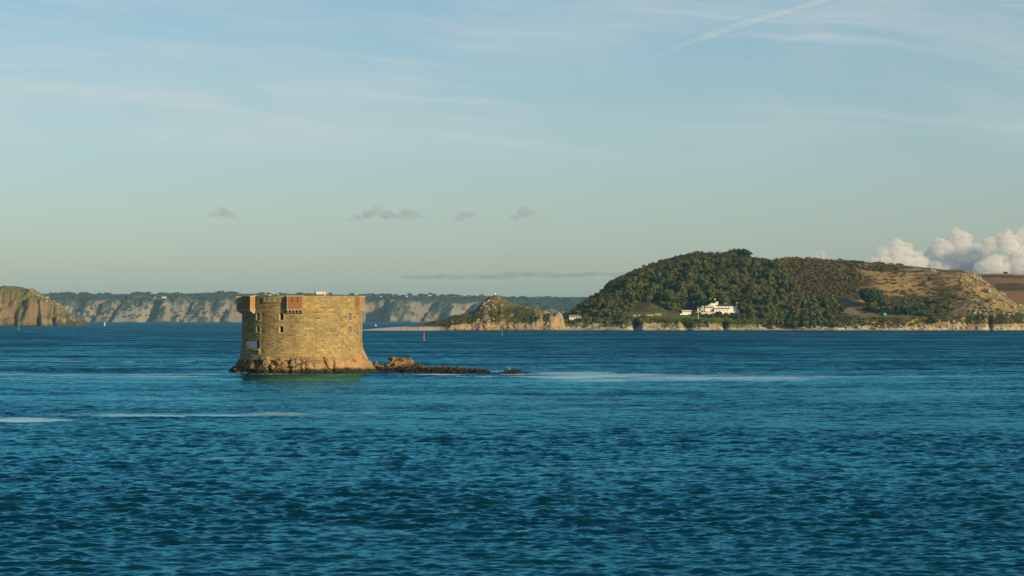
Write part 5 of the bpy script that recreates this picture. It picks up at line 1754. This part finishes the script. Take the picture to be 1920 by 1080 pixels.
    MB().lathe([(1.0, -.6), (1.0, .1)], 14).build('plinth', MAT_WHITE, c)
    MB().lathe([(.82, .102), (.80, 1.4), (.62, 2.2), (.3, 2.65), (.05, 2.75)], 14).build('body', MAT_WHITE, c, True)
    # far houses on the cliff tops
    spots = [(308, 556, 8, 2.2), (325, 557, 3, 1.6), (290, 556.5, 4, 1.4), (716, 556, 6, 3.2), (764, 555.5, 9, 3.2), (803, 556, 5, 2.4), (852, 556, 10, 2.6), (910, 556.5, 5, 3.4), (806, 552.5, 5, 2), (938, 556, 4, 2.4), (883, 554.5, 5, 2)]
    for px, py, w, hh in spots:
        x, d, z = FAR.hit(px, py + 1.5)
        d = min(d, 9230)
        z = FAR.height(px, d)
        s = d / F
        c = empty('far_house', (x, d, z), random.uniform(-.3, .3), 'tiny pale house on the far cliff top', 'house', 'houses on the far cliff tops')
        MB().box(-w * s / 2, w * s / 2, -5, 5, -4, hh * s * .7).build('wall', MAT_WHITE if w < 7 else MAT_CREAM, c)
        mb = MB(); a = w * s / 2 + .5; zt = hh * s * .7
        mb.add([(-a, -5.6, zt + .01), (a, -5.6, zt + .01), (a, 5.6, zt + .01), (-a, 5.6, zt + .01), (-a, 0, zt * 1.5), (a, 0, zt * 1.5)], [(0, 3, 2, 1), (0, 1, 5, 4), (2, 3, 4, 5), (0, 4, 3), (1, 2, 5)])
        mb.build('roof', MAT_BROWNROOF, c)


def sea_marks():
    def pole(name, label, px, ytop, ybot, w, mat, tip):
        d = H * F / (ybot - HY)
        o = empty(name, (px2x(px, d), d, 0), 0, label, 'beacon')
        hgt = (ybot - ytop) * d / F
        r = w * d / F / 2
        MB().tube((0, 0, -1), (0, 0, hgt * .94), r, r * .8, 8).build('pole', mat, o)
        if tip == 'can':
            MB().lathe([(r * 1.9, hgt * .94), (r * 1.9, hgt)], 10).build('topmark', mat, o)
        else:
            MB().lathe([(r * 2.1, hgt * .92), (r * .2, hgt)], 10).build('topmark', mat, o)
        MB().lathe([(r * 1.7, -1), (r * 1.7, .35)], 10).build('footing', MAT_WALLSTONE, o)
    pole('beacon_pole', 'thin red beacon pole in the water in front of the shingle spit', 795, 618, 638.5, 1.5, simple('faded red paint', (0.55, 0.10, 0.10), .6, .15), 'can')
    pole('beacon_pole', 'thin green beacon pole in the water in front of the islet', 941.3, 613, 628, 1.2, MAT_GREEN, 'cone')
    pole('beacon_pole', 'thin green beacon pole in the water off the left headland', 35, 602, 619, 1.3, MAT_GREEN, 'cone')
    d = 3500.0
    o = empty('stone_beacon', (px2x(196, d), d, 0), 0, 'small tapering tan beacon tower in the water right of the left headland', 'beacon')
    MB().lathe([(1.1, -1), (1.05, 1.2), (.75, 4.6), (.7, 4.8)], 12).build('tower', MAT_CREAM, o, True)
    MB().lathe([(.5, 4.81), (.5, 5.6), (.1, 6.4)], 10).build('lantern', MAT_WALLSTONE, o)
    # little boat
    d = 3450.0
    s = d / F
    o = empty('motor_boat', (px2x(704.5, d), d, 0), .35, 'tiny orange and white motor boat seen just right of the tower', 'boat')
    L = 2.5 * s
    pts = [(-L, -.75), (L * .45, -.8), (L, 0), (L * .45, .8), (-L, .75)]
    MB().prism(pts, -.3, .75).build('hull', simple('orange hull', (0.65, 0.32, 0.10), .5, .1), o)
    MB().box(-L * .35, L * .25, -.5, .5, .752, 1.95).build('cabin', MAT_WHITE, o)
    MB().box(-L * .3, L * .26, -.52, .52, 1.25, 1.65).build('window', MAT_GLASS, o)
    MB().tube((0, 0, 1.95), (0, 0, 3.3), .06, .05, 6).build('mast', MAT_WHITE, o)
    # rocks awash off the headland
    for k, (px, w, hh) in enumerate([(60, 3.6, .8), (66, 4.0, 1.1), (73, 2.6, .7)]):
        d = 3080.0
        V, Fc, c = make_rock(70 + k, (w, 2.5, hh), 3, .5, (0.10, 0.065, 0.045))
        o = link('skerry', mesh_np('skerry', V, Fc, False, {'tint': c}), MAT_ROCK, None, (px2x(px, d), d, 0.2))
        tag(o, 'low dark rock awash close in front of the left headland', 'rock', 'dark rocks awash off the left headland')


def gull(label, loc, rz):
    o = empty('gull', loc, rz, label, 'gull', None)
    V, Fc, C = [], [], []
    prof = [(-.24, .015, .19), (-.15, .05, .19), (-.04, .085, .18), (.06, .085, .20), (.12, .055, .26), (.145, .045, .31), (.175, .05, .345), (.205, .035, .35), (.225, .012, .345)]   # along the body: x, radius, height
    seg = 10
    for x, r_, z in prof:
        for k in range(seg):
            a = 2 * math.pi * k / seg
            V.append((x, r_ * math.cos(a), z + r_ * .95 * math.sin(a)))
    for j in range(len(prof) - 1):
        for k in range(seg):
            Fc.append((j * seg + k, j * seg + (k + 1) % seg, (j + 1) * seg + (k + 1) % seg, (j + 1) * seg + k))
    mb = MB(); mb.add(V, Fc); mb.build('body', MAT_WHITE, o, True)
    for s in (-1, 1):
        mb = MB()
        mb.add([(.07, s * .086, .25), (-.03, s * .10, .20), (-.30, s * .03, .20), (-.05, s * .085, .27), (.07, s * .06, .27)], [(0, 1, 2, 3, 4)] if s < 0 else [(4, 3, 2, 1, 0)])
        mb.build('wing', MAT_METAL, o)
        MB().tube((0, s * .03, 0), (0, s * .03, .11), .008, .008, 5).build('leg', MAT_RED, o)
    MB().tube((.222, 0, .345), (.285, 0, .335), .013, .003, 6).build('beak', simple('yellow beak', (.6, .4, .05), .6, .1), o)
    o.scale = (1.15, 1.15, 1.15)


white_house(); pavilion(); small_buildings(); sea_marks()
gull('white gull standing on the flat dark rock at the tip of the reef', (px2x(955, 405), 405.0, .42), 2.6)
_t = math.asin((607 - 880) / 670.0)
gull('white gull on the tower rim above the panel of three slits', (TX + 9.2 * math.sin(_t + TA), TD - 9.2 * math.cos(_t + TA), 12.02), 3.0)
_t = math.asin((470 - 880) / 670.0)
gull('white gull on the tower rim farther left, beside the rounded stone', (TX + 9.2 * math.sin(_t + TA), TD - 9.2 * math.cos(_t + TA), 12.02), 2.8)


# ------------------------------------------------------------------ clouds, far outside the haze: real bodies of droplets
def cloud_mat(name, col, dens, rag=None, aniso=0.0):
    """rag: (noise scale per metre, low, high) - holes and frayed edges in the droplets"""
    m = bpy.data.materials.new(name)
    m.use_nodes = True
    t = m.node_tree
    for n in list(t.nodes):
        t.nodes.remove(n)
    out = N(t, 'ShaderNodeOutputMaterial')
    v = N(t, 'ShaderNodeVolumePrincipled')
    v.inputs['Color'].default_value = (*col, 1)
    v.inputs['Density'].default_value = dens
    v.inputs['Anisotropy'].default_value = aniso
    if rag:
        pos = N(t, 'ShaderNodeNewGeometry').outputs['Position']
        n = NOISE(t, VM(t, 'MULTIPLY', pos, (1, 1, 1.6)), rag[0], 5.0, 0.62)
        t.links.new(M(t, 'MULTIPLY', SM(t, n, rag[1], rag[2]), dens), v.inputs['Density'])
    t.links.new(v.outputs[0], out.inputs['Volume'])
    return m


def cloud(name, label, lobes, d, mat, voxel, amp, scale, seed, group=None, flat=None, cat='cloud'):
    """lobes: (photo column, photo row, radius in photo px, vertical squash); merged into one billowing skin"""
    k = d / F
    cx = np.mean([l[0] for l in lobes]); cy = np.mean([l[1] for l in lobes])
    o0 = (px2x(cx, d), d, py2z(cy, d))
    bm = bmesh.new()
    r = random.Random(seed)
    for (px, py, rad, sq) in lobes:
        mt = Matrix.Translation((px2x(px, d) - o0[0], r.uniform(-.5, .5) * rad * k, py2z(py, d) - o0[2])) @ Matrix.Diagonal((rad * k, rad * k * .9, rad * k * sq, 1))
        bmesh.ops.create_icosphere(bm, subdivisions=3, radius=1.0, matrix=mt)
    me = bpy.data.meshes.new(name); bm.to_mesh(me); bm.free()
    ob = bpy.data.objects.new(name, me); COL.objects.link(ob)
    md = ob.modifiers.new('merge', 'REMESH'); md.mode = 'VOXEL'; md.voxel_size = voxel * k
    dg = bpy.context.evaluated_depsgraph_get()
    ev = ob.evaluated_get(dg)
    m2 = bpy.data.meshes.new_from_object(ev)
    ob.modifiers.clear()
    n = len(m2.vertices)
    co = np.empty(n * 3); m2.vertices.foreach_get('co', co); co = co.reshape(-1, 3)
    nr = np.empty(n * 3); m2.vertices.foreach_get('normal', nr); nr = nr.reshape(-1, 3)
    p = co / k / scale
    b1 = np.abs(fbm(p[:, 0], p[:, 1], p[:, 2], oct=1, seed=seed)); b2 = np.abs(fbm(p[:, 0] * 2.3, p[:, 1] * 2.3, p[:, 2] * 2.3, oct=2, seed=seed + 3)); b3 = np.abs(fbm(p[:, 0] * 6, p[:, 1] * 6, p[:, 2] * 6, oct=2, seed=seed + 7))
    disp = amp * k * (0.75 * b1 + 0.55 * b2 + 0.35 * b3 - 0.3)
    co = co + nr * disp[:, None]
    if flat is not None:
        zf = py2z(flat, d) - o0[2]
        co[:, 2] = np.where(co[:, 2] < zf, zf + (co[:, 2] - zf) * .25, co[:, 2])
    m2.vertices.foreach_set('co', co.ravel()); m2.update()
    m2.polygons.foreach_set('use_smooth', np.ones(len(m2.polygons), bool))
    ob.data = m2
    m2.materials.append(mat)
    ob.location = o0
    tag(ob, label, cat, group)
    return ob


def billow(px, py, r, n, seed, spread=1.0, sq=.9):
    rr = random.Random(seed)
    L = [(px, py, r, sq)]
    for _ in range(n):
        a = rr.uniform(-.4, math.pi + .4); q_ = r * rr.uniform(.6, 1.0) * spread
        L.append((px + q_ * math.cos(a), py - q_ * math.sin(a) * .8, r * rr.uniform(.30, .55), sq))
    return L


def clouds():
    cm = cloud_mat('cumulus', (0.992, 0.982, 0.978), 0.014, (1 / 95.0, 0.36, 0.60))
    d = 42000.0
    C = cloud
    C('cumulus_cloud', 'left white cumulus heap of the bank rising over the right hill', billow(1684, 468, 20, 9, 1) + billow(1655, 474, 13, 6, 2) + billow(1708, 484, 17, 5, 3) + [(1660, 502, 30, .6), (1700, 504, 34, .6), (1665, 492, 18, .7), (1690, 496, 24, .6), (1722, 492, 20, .7), (1635, 488, 9, .8)], d, cm, 1.1, 6, 9, 501, 'white clouds over the right hill', 520)
    C('cumulus_cloud', 'tall white cumulus heap in the middle of the bank over the right hill', billow(1800, 452, 22, 10, 4) + billow(1766, 468, 20, 8, 5) + billow(1790, 480, 24, 6, 6) + billow(1830, 474, 18, 6, 7) + [(1760, 506, 40, .5), (1810, 506, 40, .5), (1745, 488, 18, .8), (1775, 495, 26, .6), (1815, 494, 28, .6)], d + 900, cm, 1.1, 6, 9, 502, 'white clouds over the right hill', 520)
    C('cumulus_cloud', 'white cumulus heap at the far right edge of the bank', billow(1856, 458, 15, 8, 8) + billow(1890, 456, 22, 10, 9) + billow(1925, 446, 22, 9, 10) + billow(1960, 470, 30, 8, 11) + billow(1915, 478, 20, 5, 12) + [(1860, 507, 40, .5), (1930, 507, 50, .5), (1870, 490, 26, .6), (1910, 494, 28, .6), (1950, 494, 30, .6)], d, cm, 1.1, 6, 9, 503, 'white clouds over the right hill', 520)
    C('cumulus_cloud', 'small white cloud top peeping over the crest of the wooded hill', billow(1535, 480, 10, 5, 13) + [(1520, 486, 9, .7), (1550, 487, 9, .7)], d, cm, 1.2, 3, 7, 504)
    dm = cloud_mat('thin grey cloud', (0.60, 0.58, 0.68), 0.0042, (1 / 190.0, 0.22, 0.80))  # low purple albedo puts the clouds' shaded, backlit darkness into their colour
    d = 30000.0
    S = 'thin grey clouds floating above the far coast'
    C('grey_cloud', 'largest ragged grey cloudlet above and right of the tower', [(672, 410, 12, .5), (690, 403, 14, .6), (707, 398, 13, .7), (722, 402, 15, .55), (742, 405, 12, .5), (762, 402, 15, .7), (778, 403, 13, .6), (790, 406, 9, .5), (655, 413, 7, .4)], d, dm, 1.5, 9, 8, 511, S)
    C('grey_cloud', 'small grey cloudlet high above the left side of the tower', [(405, 403, 10, .6), (418, 398, 12, .7), (430, 403, 11, .6), (443, 407, 7, .4), (390, 406, 6, .4)], d, dm, 1.3, 7, 7, 512, S)
    C('grey_cloud', 'small grey cloudlet next right of the largest cloudlet', [(858, 411, 10, .5), (870, 404, 12, .6), (882, 402, 9, .6), (893, 405, 6, .5)], d, dm, 1.3, 7, 7, 513, S)
    C('grey_cloud', 'grey cloudlet farthest right in the row above the islet', [(965, 408, 9, .6), (982, 397, 13, .7), (994, 400, 11, .6), (1008, 407, 9, .5), (1020, 411, 7, .4)], d, dm, 1.3, 7, 7, 514, S)
    sm = cloud_mat('far stratus', (0.46, 0.58, 0.74), 0.0015, (1 / 400.0, 0.36, 0.66))
    C('stratus_cloud', 'long low blue grey cloud streak on the horizon left of the wooded hill', [(x, 515 + 1.5 * math.sin(x / 23.0), 26, .16 + .03 * math.sin(x / 31.0)) for x in range(950, 1180, 18)] + [(x, 519, 30, .14) for x in range(780, 960, 24)], 60000.0, sm, 1.5, 4, 14, 515)
    vm, t, b = new_mat('vapour trail')
    t.nodes.remove(b)
    df = N(t, 'ShaderNodeBsdfDiffuse'); df.inputs['Color'].default_value = (0.66, 0.84, 1.0, 1)
    tr = N(t, 'ShaderNodeBsdfTransparent'); mx = N(t, 'ShaderNodeMixShader')
    n = NOISE(t, VM(t, 'MULTIPLY', N(t, 'ShaderNodeTexCoord').outputs['Object'], (.5, 1, 1)), 1 / 90.0, 5.0, 0.65)
    a = N(t, 'ShaderNodeAttribute', attribute_name='tint').outputs['Fac']
    t.links.new(M(t, 'MULTIPLY', SM(t, n, 0.25, 0.75, 0.01, 0.12), a), mx.inputs[0])
    t.links.new(tr.outputs[0], mx.inputs[1]); t.links.new(df.outputs[0], mx.inputs[2]); t.links.new(mx.outputs[0], t.nodes['Material Output'].inputs['Surface'])
    k = 40000.0 / F
    mb = MB()
    pts = [(1180, 128, 4), (1240, 100, 8), (1300, 76, 11), (1380, 49, 12), (1460, 26, 9), (1540, 2, 8), (1640, -28, 7)]
    d = 40000.0
    vs, fs = [], []
    for j, (px, py, w) in enumerate(pts):
        for a in range(10):
            t = 2 * math.pi * a / 10
            vs.append((px2x(px, d) - px2x(1380, d) + .35 * w * k * math.cos(t), w * k * math.sin(t), py2z(py, d) - py2z(49, d) + w * k * math.cos(t)))
    for j in range(len(pts) - 1):
        for a in range(10):
            fs.append((j * 10 + a, j * 10 + (a + 1) % 10, (j + 1) * 10 + (a + 1) % 10, (j + 1) * 10 + a))
    fs += [tuple(reversed(range(10))), tuple((len(pts) - 1) * 10 + a for a in range(10))]
    mb.add(vs, fs)
    mb.c = [((i // 10) / 3.0 if i < 30 else 1.0,) * 3 for i in range(len(vs))]
    bmx = mb.build('vapour_trail', vm, None, True, (px2x(1380, d), d, py2z(49, d)))
    bm = bmesh.new(); bm.from_mesh(bmx.data); bmesh.ops.recalc_face_normals(bm, faces=bm.faces); bm.to_mesh(bmx.data); bm.free()
    tag(bmx, 'faint white vapour trail slanting up to the top right of the sky', 'vapour trail')


clouds()
